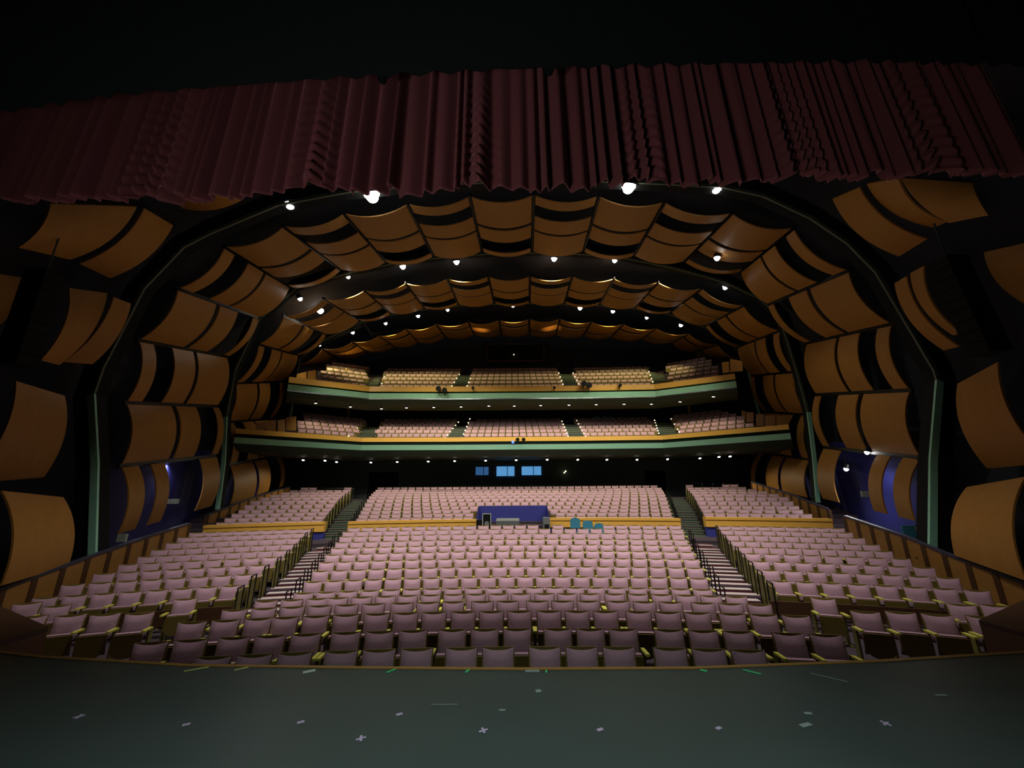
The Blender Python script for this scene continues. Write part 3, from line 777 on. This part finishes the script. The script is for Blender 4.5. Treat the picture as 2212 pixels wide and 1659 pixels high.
for j in range(K + 1):
    v = j / K; row = []
    for x, am, u, k in fx:
        zb = lerpz(x) - .05 * am / .1 + (.06 if k % 7 == 3 else 0) + (.03 * math.sin(k * 2.3))
        zt = EYE + 6.6
        z = zb + (zt - zb) * v
        y = YCUR - am * (1 - .35 * v)
        lift = 0
        for g in gath:
            d = abs(x - g)
            if d < .45:
                wgt = (1 - d / .45) ** 1.2 * max(0, 1 - (z - zb) / 2.3)
                y += .05 * wgt * math.sin((z - zb) * 34 + d * 26) - .02 * wgt
                lift += .12 * (1 - d / .45) ** 2 * max(0, 1 - v * 4)
        row.append(Vector((x, y, z + lift)))
    rowsC.append(row)
mb = MB(); mb.grid(rowsC)
o = mb.build('valance_curtain', M['velvet']); sm = o.modifiers.new('thick', 'SOLIDIFY'); sm.thickness = .012
tag(o, 'maroon velvet valance curtain with deep folds hanging across the stage opening', 'curtain')
# black masking border in front of its top
pb = [(-300, 262), (0, 238), (250, 200), (700, 166), (1106, 145), (1500, 134), (1900, 128), (2150, 136), (2500, 150)]
mb = MB(); lo_ = [P(a, b, 3.1) for a, b in pb]
r0 = []; r1 = []
for a, b in zip(lo_, lo_[1:]):
    for i in range(12):
        p = a.lerp(b, i / 12); r0.append(p + Vector((0, .03 * math.sin(i * 2.1 + p.x * 5), 0))); r1.append(p + Vector((0, .05 * math.sin(i * 2.1 + p.x * 5), 6)))
mb.grid([r0, r1]); o = mb.build('masking_border', M['border']); sm = o.modifiers.new('thick', 'SOLIDIFY'); sm.thickness = .02
tag(o, 'black velour masking border across the very top of the view', 'curtain')
for px, py, l in ((826, 168, 'small black hanging bracket at curtain top, left one'), (1186, 150, 'small black hanging bracket at curtain top, right one')):
    p = P(px, py, 3.7); mb = MB(); mb.tube((0, 0, .12), (0, 0, -.02), .055, .06, 10).sphere((0, 0, -.02), .06)
    mb.beam((0, 0, .1), (0, 0, 2.2), .02, .02)
    o = mb.build('hanging_bracket', M['border']); o.location = p; tag(o, l, 'bracket')
# side wings next to the curtain
for sx, nm in ((-1, 'left'), (1, 'right')):
    mb = MB(); r0 = []; r1 = []
    for i in range(30):
        y = 2.2 + i * .06; x = sx * (5.8 if sx < 0 else 5.75) + sx * .25 * (y - 2.2) + .05 * math.sin(i * 1.7)
        x *= 1.35
        r0.append(Vector((x, y, 2.9 + EYE))); r1.append(Vector((x, y, 9)))
    mb.grid([r0, r1]); o = mb.build('wing_curtain', M['border']); sm = o.modifiers.new('thick', 'SOLIDIFY'); sm.thickness = .02
    tag(o, f'black wing curtain at the upper {nm} beside the valance', 'curtain')

# ---------------------------------------------------------------- aisles
M['railred'] = mat('red_nosing', (0.45, 0.17, 0.10), .6, noise=.2, scale=6)  # reddish colour of the lowest cross-aisle treads
def stairs(name, label, side, rr, off_in, mtread, mriser, nper=2):
    root = empty(name, (0, rows[rr[0]][0], fl[rr[0]])); base = Vector(root.location)
    car = MB()
    for r in rr:
        c = row_ext[(r, 'centre')]; s = row_ext[(r, side)]
        xa, xb = (s[1] + .12, c[0] - .12) if side == 'left' else (c[1] + .12, s[0] - .12)
        z0 = fl[r]; nz = fl[r + 1] if r + 1 in fl and r != 15 else fl[r] + .12
        dy = (rows[r + 1][0] - rows[r][0]) if r + 1 in rows and r != 15 else 1.5
        xm = (xa + xb) / 2; t = math.asin(xm / RAD)
        for k in range(nper):
            z = z0 + (nz - z0) * k / nper + .01
            Yc = rows[r][0] - .55 + dy * k / nper
            y = arcY(Yc, xm)
            car.box((xm, y + dy / nper / 2, z - .2), (xb - xa, dy / nper, .42), -t)
            mb = MB(); mb.box((xm, y + .13, z + .012), (xb - xa - .04, .24 if mtread is M['tread'] else .11, .022), -t)
            rel(mb, base).build('tread', mtread, root)
    if rr[0] == 16:
        c = row_ext[(16, 'centre')]; s = row_ext[(16, side)]
        xa, xb = (s[1] + .3, c[0] - .3) if side == 'left' else (c[1] + .3, s[0] - .3)
        xm = (xa + xb) / 2; t = math.asin(xm / RAD)
        for k in range(6):
            z = fl[15] + (fl[16] - fl[15]) * (k + .5) / 6; y = arcY(19.3 + .3 * k, xm)
            car.box((xm, y + .15, z - .3), (xb - xa, .3, .6), -t)
            mb = MB(); mb.box((xm, y + .06, z + .012), (xb - xa - .04, .11, .022), -t)
            rel(mb, base).build('tread', M['railred'] if k < 2 else mtread, root)
    rel(car, base).build('carpet', mriser, root)
    tag(root, label, 'stairs')
for r in (16, 17, 18, 19, 20, 21, 22, 23, 24, 25): pass
stairs('aisle_stairs', 'lower flight of pale steps in the aisle left of the centre seats', 'left', range(7, 16), 0, M['tread'], M['riser'])
stairs('aisle_stairs', 'lower flight of pale steps in the aisle right of the centre seats', 'right', range(7, 16), 0, M['tread'], M['riser'])
stairs('aisle_stairs', 'upper flight of narrow olive steps in the left rear aisle', 'left', range(16, 26), 0, M['treadg'], M['greendk'])
stairs('aisle_stairs', 'upper flight of narrow olive steps in the right rear aisle', 'right', range(16, 26), 0, M['treadg'], M['greendk'])
def endpanel(x, y, z, rz, label, grp, h=.78, m='endolive', dp=.42):
    mb = MB(); mb.box((0, 0, h / 2), (.05, dp, h))
    o = mb.build('end_panel', M[m]); o.location = (x, y, z); o.rotation_euler = (0, 0, rz); tag(o, label, 'end panel', grp)
def hoop(x, y, z, rz, label, grp, h=.95, m='metal'):
    mb = MB(); mb.tube((0, -.18, 0), (0, -.18, h), .018, n=8).tube((0, .18, 0), (0, .18, h), .018, n=8).tube((0, -.18, h), (0, .18, h), .018, n=8)
    o = mb.build('handrail', M[m]); o.location = (x, y, z); o.rotation_euler = (0, 0, rz); tag(o, label, 'handrail', grp)
M['endolive'] = mat('olive_wood', (0.24, 0.21, 0.045), 0.5, noise=.3, scale=5)
for r in range(7, 27):
    for side in ('left', 'right'):
        if (r, side) not in row_ext: continue
        s = row_ext[(r, side)]; c = row_ext[(r, 'centre')]
        x = s[1] + .05 if side == 'left' else s[0] - .05; xc = c[0] - .05 if side == 'left' else c[1] + .05
        Yc = rows[r][0]; sg = 1 if side == 'left' else -1
        where = f'{ORD[r - 6] if r > 7 else "front"} row' if r < 16 else f'{ORD[r - 15]} row above the cross aisle'
        if r < 26:
            endpanel(x, arcY(Yc, x) - .08, fl[r], -math.asin(x / RAD), f'olive wooden seat end panel, {where}, {side} block by aisle', 'aisle end panels')
            hoop(x + sg * .12, arcY(Yc, x) - .25, fl[r] - .05, -math.asin(x / RAD), f'thin black handrail hoop, {where}, beside {side} block', 'aisle handrails')
            hoop(xc - sg * .10, arcY(Yc, xc) - .3, fl[r] - .05, -math.asin(xc / RAD), f'thin black handrail hoop, {where}, {side} edge of centre block', 'aisle handrails', .8)

# brown modesty panels before the side blocks
for side, sx in (('left', -1), ('right', 1)):
    a, b = row_ext[(7, side)]
    xs = [a - .3 + (b - a + .4) * i / 8 for i in range(9)]
    mb = MB(); zt = fl[7] + .48
    f_ = [(x, arcY(rows[7][0], x) - .42) for x in xs]; g_ = [(x, arcY(rows[7][0], x) - .37) for x in xs][::-1]
    mb.slab(f_ + g_, FLOOR, zt); o = mb.build('modesty_panel', M['darkwood'])
    tag(o, f'long dark brown modesty panel in front of the {side} seating block', 'panel')

# parapets with wood panels between dark posts
def parapet(name, a, b, top, h, n, label, fa):
    # a, b: plan points, top: pixel list along the top rail
    root = empty(name, (a[0], a[1], 0)); base = Vector((a[0], a[1], 0))
    tp = [PP(px, py, a, b) for px, py in top]
    L = resample(tp, n + 1)
    mb = MB()
    for p, q in zip(L, L[1:]): mb.beam(p, q, .12, .07)
    rel(mb, base).build('top_rail', M['railblue'], root)['label'] = 'dark blue grey rail'
    for i in range(n):
        p, q = L[i], L[i + 1]; mb = MB()
        p2 = p.lerp(q, .07); q2 = p.lerp(q, .93); dn = Vector((0, 0, -h))
        t = (q - p); nn = Vector((-t.y, t.x, 0)).normalized() * .04
        vs = [p2 + Vector((0, 0, -.04)), q2 + Vector((0, 0, -.04)), q2 + dn, p2 + dn]
        mb.add([v + nn for v in vs] + [v - nn for v in vs], [(0, 1, 2, 3), (7, 6, 5, 4), (0, 4, 5, 1), (1, 5, 6, 2), (2, 6, 7, 3), (3, 7, 4, 0)])
        rel(mb, base).build('wood_panel', M['parwood'], root)
    for p in L:
        mb = MB(); mb.beam(p + Vector((0, 0, -.02)), p + Vector((0, 0, -h)), .14, .14); rel(mb, base).build('post', M['darkwood'], root)
    tag(root, label, 'parapet')
M['railblue'] = mat('blue_grey_rail', (0.05, 0.055, 0.09), .4, noise=.2, scale=6)
M['parwood'] = mat('parapet_wood', (0.42, 0.21, 0.05), .42, col2=(0.33, 0.15, 0.035), scale=3, stretch=(1, 1, 4))
parapet('parapet', (-12.35, 9.0), (-13.3, 16.9), [(-80, 1305), (0, 1272), (160, 1214), (300, 1165), (408, 1131)], 1.3, 10, 'sloping wood panelled parapet beside the left front seats', 0)
parapet('parapet', (12.35, 9.0), (13.5, 16.9), [(2300, 1298), (2212, 1258), (2060, 1202), (1960, 1160), (1826, 1115)], 1.3, 10, 'sloping wood panelled parapet beside the right front seats', 0)
parapet('parapet', (-15.7, 20.5), (-16.9, 31), [(448, 1112), (530, 1080), (626, 1051)], 1.2, 10, 'wood panelled parapet beside the left rear stalls', 0)
parapet('parapet', (15.7, 20.5), (16.9, 31), [(1790, 1100), (1710, 1068), (1624, 1041)], 1.2, 10, 'wood panelled parapet beside the right rear stalls', 0)
# cross aisle rails
for x0, x1, py0, py1, lb in ((440, 700, 1132, 1130, 'left of the left aisle'), (752, 1029, 1126, 1122, 'left of the mixing booth'), (1188, 1470, 1121, 1117, 'right of the mixing booth'), (1524, 1797, 1119, 1118, 'right of the right aisle')):
    root = empty('cross_rail', (0, 20.6, fl[15])); base = Vector(root.location)
    YR = 20.9
    xs = [onarc(x0 + (x1 - x0) * i / 8, (py0 + py1) / 2, YR) for i in range(9)]
    zt = (P((x0 + x1) / 2, (py0 + py1) / 2, arcY(YR, xs[4]))).z
    f_ = [(x, arcY(YR, x)) for x in xs]; g_ = [(x, arcY(YR, x) + .3) for x in xs][::-1]
    mb = MB(); mb.slab(f_ + g_, zt - .12, zt); rel(mb, base).build('cap', M['railwood'], root)['label'] = 'bright top cap'
    f_ = [(x, arcY(YR, x) + .03) for x in xs]; g_ = [(x, arcY(YR, x) + .27) for x in xs][::-1]
    mb = MB(); mb.slab(f_ + g_, zt - .45, zt - .12); rel(mb, base).build('apron', M['railwood'], root)
    mb = MB(); mb.slab([(x, y + .06) for x, y in f_] + [(x, y - .06) for x, y in g_], fl[15], zt - .45); rel(mb, base).build('base_wall', M['blue'], root)['label'] = 'dark blue base'
    tag(root, f'golden wooden rail along the cross aisle, {lb}', 'rail')
# mixing booth
root = empty('mixing_booth', (0, 22, fl[15])); base = Vector(root.location)
x0, x1 = P(1034, 1093, 23.9).x, P(1182, 1093, 23.9).x; zb = Zr(1092.5, 23.9)
xl, xr = P(1027, 1125, 20.95).x, P(1189, 1125, 20.95).x
mb = MB(); mb.add([(x0, 24.0, fl[15]), (x1, 24.0, fl[15]), (x1, 24.0, zb), (x0, 24.0, zb), (xl, 20.9, fl[15]), (xr, 20.9, fl[15]), (xr, 20.9, Zr(1122, 20.9)), (xl, 20.9, Zr(1122, 20.9)),
                   (x0, 24.1, fl[15]), (x1, 24.1, fl[15]), (x1, 24.1, zb), (x0, 24.1, zb)],
                  [(0, 1, 2, 3), (4, 0, 3, 7), (1, 5, 6, 2), (8, 11, 10, 9), (3, 2, 10, 11)])
rel(mb, base).build('booth_wall', M['blue'], root); tag(root, 'dark blue recessed sound mixing booth in the middle of the cross aisle', 'booth')
def onfloor(px, Y, z): return Vector((P(px, 1125, Y).x, Y, z))
zt = fl[15]
mb = MB(); p = onfloor(1052, 20.5, zt); h = Zr(1109, 20.5) - zt
mb2 = empty('equipment_rack', p)
MB().box((0, 0, h / 2), (.38, .4, h)).build('cabinet', M['metal'], mb2)
m_ = MB()
for s in (-1, 1): m_.box((s * .2, -.21, h / 2), (.035, .03, h))
m_.box((0, -.21, h), (.44, .03, .04)).build('frame', M['signwhite'], mb2)['label'] = 'pale metal frame'
MB().tube((.0, -.21, h * .62), (.0, -.24, h * .62), .12, n=14).build('front_knob', M['grey'], mb2)
tag(mb2, 'tall pale framed equipment rack at left side of the mixing booth', 'equipment rack')
e = empty('mixing_console', onfloor(1097, 20.6, zt)); h = Zr(1122, 20.6) - zt
MB().box((0, 0, h - .14), (1.15, .6, .28), rx=.15).build('cover', M['grey'], e); MB().box((-.5, 0, (h - .28) / 2), (.06, .5, h - .28)).build('leg', M['metal'], e); MB().box((.5, 0, (h - .28) / 2), (.06, .5, h - .28)).build('leg', M['metal'], e)
tag(e, 'grey covered mixing console on legs in front of the blue booth', 'mixing desk')
e = empty('equipment_case', onfloor(1180, 20.5, zt)); h = Zr(1118, 20.5) - zt
MB().box((0, 0, h / 2), (.34, .4, h)).build('cabinet', M['grey'], e); MB().box((0, -.21, h * .55), (.22, .02, .3)).build('front_panel', M['metal'], e)
tag(e, 'grey equipment case at the right side of the mixing booth', 'equipment case')
o = MB().box((0, 0, (Zr(1122, 20.4) - zt) / 2), (.26, .3, Zr(1122, 20.4) - zt)).build('small_monitor', M['metal']); o.location = onfloor(1035, 20.4, zt)
tag(o, 'small dark box left of the pale equipment rack', 'monitor')
# teal chairs
def teal_chair(px, py, Y, label, z=None, grp='teal stacking chairs by the cross rail'):
    p = P(px, py, Y); z = fl[15] if z is None else z; h = p.z - z
    e = empty('stacking_chair', (p.x, Y, z))
    m_ = MB(); n = 10; pts = []
    for i in range(n + 1):
        a = math.pi * i / n; pts.append((-.23 * math.cos(a), h - .14 + .14 * math.sin(a)))
    pts = [(-.23, h - .46)] + pts + [(.23, h - .46)]
    k = len(pts)
    m_.add([(x, -.03, zz) for x, zz in pts] + [(x, .03, zz) for x, zz in pts], [tuple(range(k)), tuple(range(k, 2 * k))[::-1]] + [(i, k + i, k + (i + 1) % k, (i + 1) % k) for i in range(k)])
    m_.build('backrest', M['teal'], e)
    MB().box((0, -.22, .45), (.44, .42, .06)).build('seat', M['teal'], e)
    for sx in (-1, 1):
        for y in (-.4, 0): MB().tube((sx * .2, y, 0), (sx * .2, y, .45 if y else h - .4), .012, n=6).build('leg', M['metal'], e)
    tag(e, label, 'chair', grp)
teal_chair(1242, 1118, 19.0, 'teal stacking chair, tallest and leftmost of three before the golden rail')
teal_chair(1269, 1124, 18.7, 'teal stacking chair, middle of three before the golden rail')
teal_chair(1294, 1130, 18.4, 'teal stacking chair, lowest and rightmost of three before the golden rail')
for i, (px, py) in enumerate(((931, 799), (949, 799))): teal_chair(px, py, 36.3, f'blue chair back behind the upper balcony seats, {["left", "right"][i]} of two left of centre', Zr(799, 36.3) - .95, 'spare chairs behind the balcony rows')
for i, (px, py) in enumerate(((1279, 796), (1294, 795), (1308, 794))): teal_chair(px, py, 36.3, f'blue chair back behind the upper balcony seats, {["left", "middle", "right"][i]} of three right of centre', Zr(796, 36.3) - .95, 'spare chairs behind the balcony rows')
teal_chair(945, 904, 34.6, 'teal chair back behind the lower balcony seats, the single one left of centre', Zr(904, 34.6) - .95, 'spare chairs behind the balcony rows')
for i, (px, py) in enumerate(((1289, 900), (1306, 899), (1319, 899))): teal_chair(px, py, 34.6, f'teal chair back behind the lower balcony seats, {["left", "middle", "right"][i]} of three right of centre', Zr(900, 34.6) - .95, 'spare chairs behind the balcony rows')
# blue opening beside each aisle
for px0, px1, py0, py1, lb in ((675, 692, 1143, 1161, 'left'), (1531, 1546, 1137, 1155, 'right')):
    a, b = P(px0, py0, 20.0), P(px1, py1, 20.0)
    o = MB().box((0, 0, 0), (b.x - a.x, .1, a.z - b.z)).build('blue_panel', M['blue2'] if 'blue2' in M else M['blue']); o.location = ((a.x + b.x) / 2, 20.0, (a.z + b.z) / 2)
    tag(o, f'small blue panel under the golden rail end beside the {lb} aisle', 'panel')

# rear stalls windows and balcony details
for i, (a, b, c, d, m) in enumerate(((1027, 1008, 1056, 1027, 'windim'), (1072, 1007, 1112, 1029, 'winlit'), (1126, 1007, 1170, 1027, 'winlit'))):
    p, q = P(a, b, 32.5), P(c, d, 32.5); cx, cz = (p.x + q.x) / 2, (p.z + q.z) / 2; wd, ht = q.x - p.x, p.z - q.z
    root = empty(f'window_{i + 1}', (cx, 32.5, cz)); tag(root, kind='structure')
    MB().box((0, 0, 0), (wd, .02, ht)).build('pane', M[m], root)
    f_ = MB()
    for s in (-1, 1): f_.box((s * wd / 2, -.02, 0), (.05, .06, ht + .05)); f_.box((0, -.02, s * ht / 2), (wd + .05, .06, .05))
    f_.box((wd * .1, -.02, 0), (.05, .05, ht)); f_.build('window_frame', M['black'], root)
# control room opening above the upper balcony
root = empty('control_window', P(1114, 762, 37.9)); base = Vector(root.location)
p, q = P(1052, 745, 38), P(1174, 781, 38); wd, ht = q.x - p.x, p.z - q.z
MB().box((0, 0, 0), (wd, .1, ht)).build('glass', M['black'], root)
f_ = MB()
for s in (-1, 1): f_.box((s * wd / 2, -.08, 0), (.15, .1, ht + .2)); f_.box((0, -.08, s * ht / 2), (wd + .15, .1, .15))
f_.build('frame', M['darkwood'], root); tag(root, 'wide dark control room window on the back wall above upper balcony', 'window')
for i, (px, py, Y) in enumerate(((1110, 766, 37.6), (1222, 1018, 32.3), (1219, 1021, 32.3))):
    o = MB().sphere((0, 0, 0), .06).build('indicator_light', M['tiny']); o.location = P(px, py, Y)
    tag(o, ['small pale light on dark back wall above the upper balcony', 'upper of two tiny lights on the rear stalls wall', 'lower of two tiny lights on the rear stalls wall'][i], 'light')
# spotlights on the balcony rails
def railspot(px, py, Y, s, label):
    e = empty('rail_spotlight', P(px, py, Y))
    MB().tube((0, -.18 * s, 0), (0, .22 * s, .05), .17 * s, .12 * s, 12).build('housing', M['metal'], e); MB().tube((0, 0, 0), (0, .1, -.3 * s), .03, n=8).build('bracket', M['metal'], e)
    tag(e, label, 'spotlight', 'black spotlights on the balcony rails')
for px, py, Y, s, l in ((948, 841, 29.7, 1.25, 'left of the pair left of centre, upper rail'), (961, 844, 29.7, 1.2, 'right of the pair left of centre, upper rail'), (1261, 830, 29.7, 1.35, 'left of the pair right of centre, upper rail'),
                     (1272, 834, 29.7, 1.3, 'right of the pair right of centre, upper rail'), (1022, 839, 29.7, .7, 'small one near the middle left of upper rail'), (1197, 838, 29.7, .7, 'small one right of the middle, upper rail'),
                     (1339, 833, 29.7, .8, 'farthest right on the upper rail'), (1118, 950, 27.7, .8, 'left of the central pair on the lower rail'), (1131, 950, 27.7, .8, 'right of the central pair on the lower rail')):
    railspot(px, py, Y, s, f'black rail spotlight, {l}')
o = MB().sphere((0, 0, 0), .10).build('indicator_light', M['ledblue']); o.location = P(1108, 955, 27.7); tag(o, 'tiny blue light on the lower balcony rail', 'light')
# aisle lamps on the balcony seats
def tinylamp(px, py, Y, label, grp, s=.07):
    o = MB().sphere((0, 0, 0), s, 6, 4).build('aisle_light', M['tiny']); o.location = P(px, py, Y); tag(o, label, 'light', grp)
AL = [(('lower', 'far left'), (810, 1002 - 60), (822, 915)), ]
aisles = [('lower', 753, 942, 784, 913, 28.9, 'left'), ('lower', 806, 948, 825, 916, 28.9, 'left'), ('lower', 961, 946, 990, 912, 28.9, 'left'), ('lower', 998, 946, 1015, 905, 28.9, 'right'),
          ('lower', 1227, 942, 1214, 910, 28.9, 'left'), ('lower', 1265, 943, 1246, 909, 28.9, 'right'), ('lower', 1423, 936, 1414, 908, 28.9, 'left'), ('lower', 1467, 933, 1450, 905, 28.9, 'right'),
          ('upper', 822, 836, 830, 814, 31, 'left'), ('upper', 976, 834, 992, 809, 31, 'right'), ('upper', 1009, 834, 1020, 810, 31, 'left'), ('upper', 1216, 830, 1207, 806, 31, 'right'), ('upper', 1250, 829, 1238, 806, 31, 'left'), ('upper', 1410, 825, 1402, 803, 31, 'right')]
for ai, (lv, a, b, c, d, Y, sd) in enumerate(aisles):
    n = 6 if lv == 'lower' else 4
    cnt = [x for x in aisles if x[0] == lv].index(aisles[ai]) + 1
    for k in range(n):
        t = k / (n - 1)
        tinylamp(a + (c - a) * t, b + (d - b) * t, Y + t * (4.9 if lv == 'lower' else 3.4), f'tiny warm aisle light, {ORD[k + 1]} upward in {ORD[cnt]} string from left, {lv} balcony', f'aisle lights on the {lv} balcony', .055)
# wooden end partitions of the balconies
def board(quadpx, Ys, label, m='railwood', th=.06):
    pts = [P(px, py, Y) for (px, py), Y in zip(quadpx, Ys)]; n = (pts[1] - pts[0]).cross(pts[3] - pts[0]).normalized() * th
    base = pts[3].copy(); vs = pts + [p + n for p in pts]
    o = rel(MB().add(vs, [(0, 1, 2, 3), (7, 6, 5, 4), (0, 4, 5, 1), (1, 5, 6, 2), (2, 6, 7, 3), (3, 7, 4, 0)]), base).build('balcony_board', M[m]); o.location = base
    tag(o, label, 'partition')
board([(665, 802), (682, 799), (682, 829), (664, 825)], [28.2, 28.6, 28.6, 28.2], 'orange wooden end partition at left end of upper balcony, nearer the seats')
board([(643, 808), (662, 803), (662, 825), (640, 820)], [27.2, 28, 28, 27.2], 'wooden end partition at the left tip of the upper balcony')
board([(1559, 783), (1574, 781), (1575, 804), (1561, 806)], [28.4, 28, 28, 28.4], 'orange wooden end partition at right end of upper balcony, nearer the seats')
board([(1577, 775), (1603, 780), (1604, 801), (1577, 804)], [28, 27.2, 27.2, 28], 'wooden end partition at the right tip of the upper balcony')
for i, (a, b, c, d, Y) in enumerate(((1602, 887, 1610, 908, 28.2), (1612, 890, 1628, 912, 27.6), (1633, 894, 1650, 920, 26.8), (1652, 897, 1674, 922, 26), (1678, 898, 1704, 924, 25.2))):
    board([(a, b), (c, b + 1), (c, d), (a, d)], [Y, Y - .3, Y - .3, Y], f'wooden partition board, {ORD[i + 1]} outward at right end of lower balcony', 'parwood')
for i, (a, b, c, d, Y) in enumerate(((618, 902, 640, 930, 28.0), (600, 908, 616, 934, 27.2), (575, 910, 596, 936, 26.4), (552, 914, 572, 938, 25.6))):
    board([(a, b), (c, b - 3), (c, d), (a, d)], [Y, Y + .3, Y + .3, Y], f'wooden partition board, {ORD[i + 1]} outward at left end of lower balcony', 'parwood')
# steps in the balcony aisles
for lv, xs, y0, y1, Yq, n, lb in (('u', (795, 814), 836, 813, 31.0, 7, 'left outer'), ('u', (978, 1008), 834, 808, 31.0, 7, 'left inner'), ('u', (1217, 1247), 830, 806, 31.0, 7, 'right inner'), ('u', (1412, 1440), 826, 801, 31.0, 7, 'right outer'),
                           ('l', (768, 806), 944, 920, 28.9, 6, 'left outer'), ('l', (966, 998), 944, 918, 28.9, 6, 'left inner'), ('l', (1231, 1262), 942, 914, 28.9, 6, 'right inner'), ('l', (1428, 1464), 938, 910, 28.9, 6, 'right outer')):
    root = empty('balcony_steps', P((xs[0] + xs[1]) / 2, y0, Yq)); base = Vector(root.location)
    for k in range(n):
        t = k / n; Y = Yq + t * 4.6; py = y0 + (y1 - y0) * t
        sh = (10 if lv == 'u' else 18) * t * (1 if xs[0] < 1106 else -1)
        a, b = P(xs[0] + sh, py, Y), P(xs[1] + sh, py, Y)
        mb = MB(); mb.box(((a.x + b.x) / 2, Y + .3, a.z - .12), (b.x - a.x, .64, .24)); rel(mb, base).build('step', M['greendk'], root)
        mb = MB(); mb.box(((a.x + b.x) / 2, Y + .02, a.z + .01), (b.x - a.x, .10, .03)); rel(mb, base).build('nosing', M['treadg'], root)
    tag(root, f'flight of dark steps in the {lb} aisle of {"upper" if lv == "u" else "lower"} balcony', 'stairs')

# hanging loudspeaker arrays beside the stage
for sx, nm, top, botm in ((-1, 'left', (100, 590), (35, 790)), (1, 'right', (2045, 560), (2140, 765))):
    a, b = P(*top, 9.6), P(*botm, 9.6)
    root = empty('line_array', a); n = 9
    for k in range(n):
        p = a.lerp(b, (k + .5) / n) - a
        MB().box(p, (.62, .5, (a.z - b.z) / n * .93)).build('speaker_cabinet', M['black'], root)
    MB().beam((0, 0, -.3), (0, 0, 1.2), .03, .03).build('hanging_bar', M['metal'], root)
    tag(root, f'black hanging loudspeaker array in the dark at the upper {nm}', 'loudspeaker')
for a, b, Y, l in (((628, 1054), (764, 1055), 31.2, 'thin steel handrail along the top of the left rear stalls'), ((1494, 1044), (1562, 1042), 31.2, 'thin steel handrail along the top of the right rear stalls')):
    p, q = P(*a, Y), P(*b, Y); base = p.copy(); m_ = MB(); m_.tube(p, q, .03, n=8)
    for t in (0, .33, .66, 1): r_ = p.lerp(q, t); m_.tube(r_, r_ - Vector((0, 0, .9)), .02, n=6)
    o = rel(m_, base).build('handrail', M['chrome']); o.location = base; tag(o, l, 'handrail')
board([(749, 882), (756, 882), (754, 903), (747, 903)], [36.2] * 4, 'narrow doorway strip, orange light painted on wood, behind lower balcony, left')  # bright rail wood colour stands in for light from a doorway
board([(1486, 868), (1497, 868), (1497, 890), (1486, 891)], [36.2] * 4, 'narrow doorway strip, orange light painted on wood, behind lower balcony, right')
# signs, boxes on the side walls
for px, py, w_, h_, Y, m, l in ((364, 1083, .28, .2, 18.3, 'signwhite', 'small pale sign box on left blue wall, left one'), (378, 1083, .34, .22, 18.3, 'signwhite', 'small pale sign box on left blue wall, right one'),
                            (1868, 1067, .3, .24, 17.5, 'signwhite', 'small pale sign box on the right blue wall, lower one'), (1889, 1060, .12, .2, 17.0, 'signwhite', 'narrow pale sign on the right blue wall, upper one'),
                            (264, 1162, .3, .25, 14.2, 'signwhite', 'bright white notice above the left parapet'), (1986, 1152, .1, .4, 14, 'parwood', 'narrow tan upright board above the right parapet'),
                            (1965, 1148, .5, .4, 14.4, 'teal', 'dull teal box above the right parapet')):
    o = MB().box((0, 0, 0), (w_, .08, h_)).build('wall_sign', M[m]); o.location = P(px, py, Y); tag(o, l, 'sign')
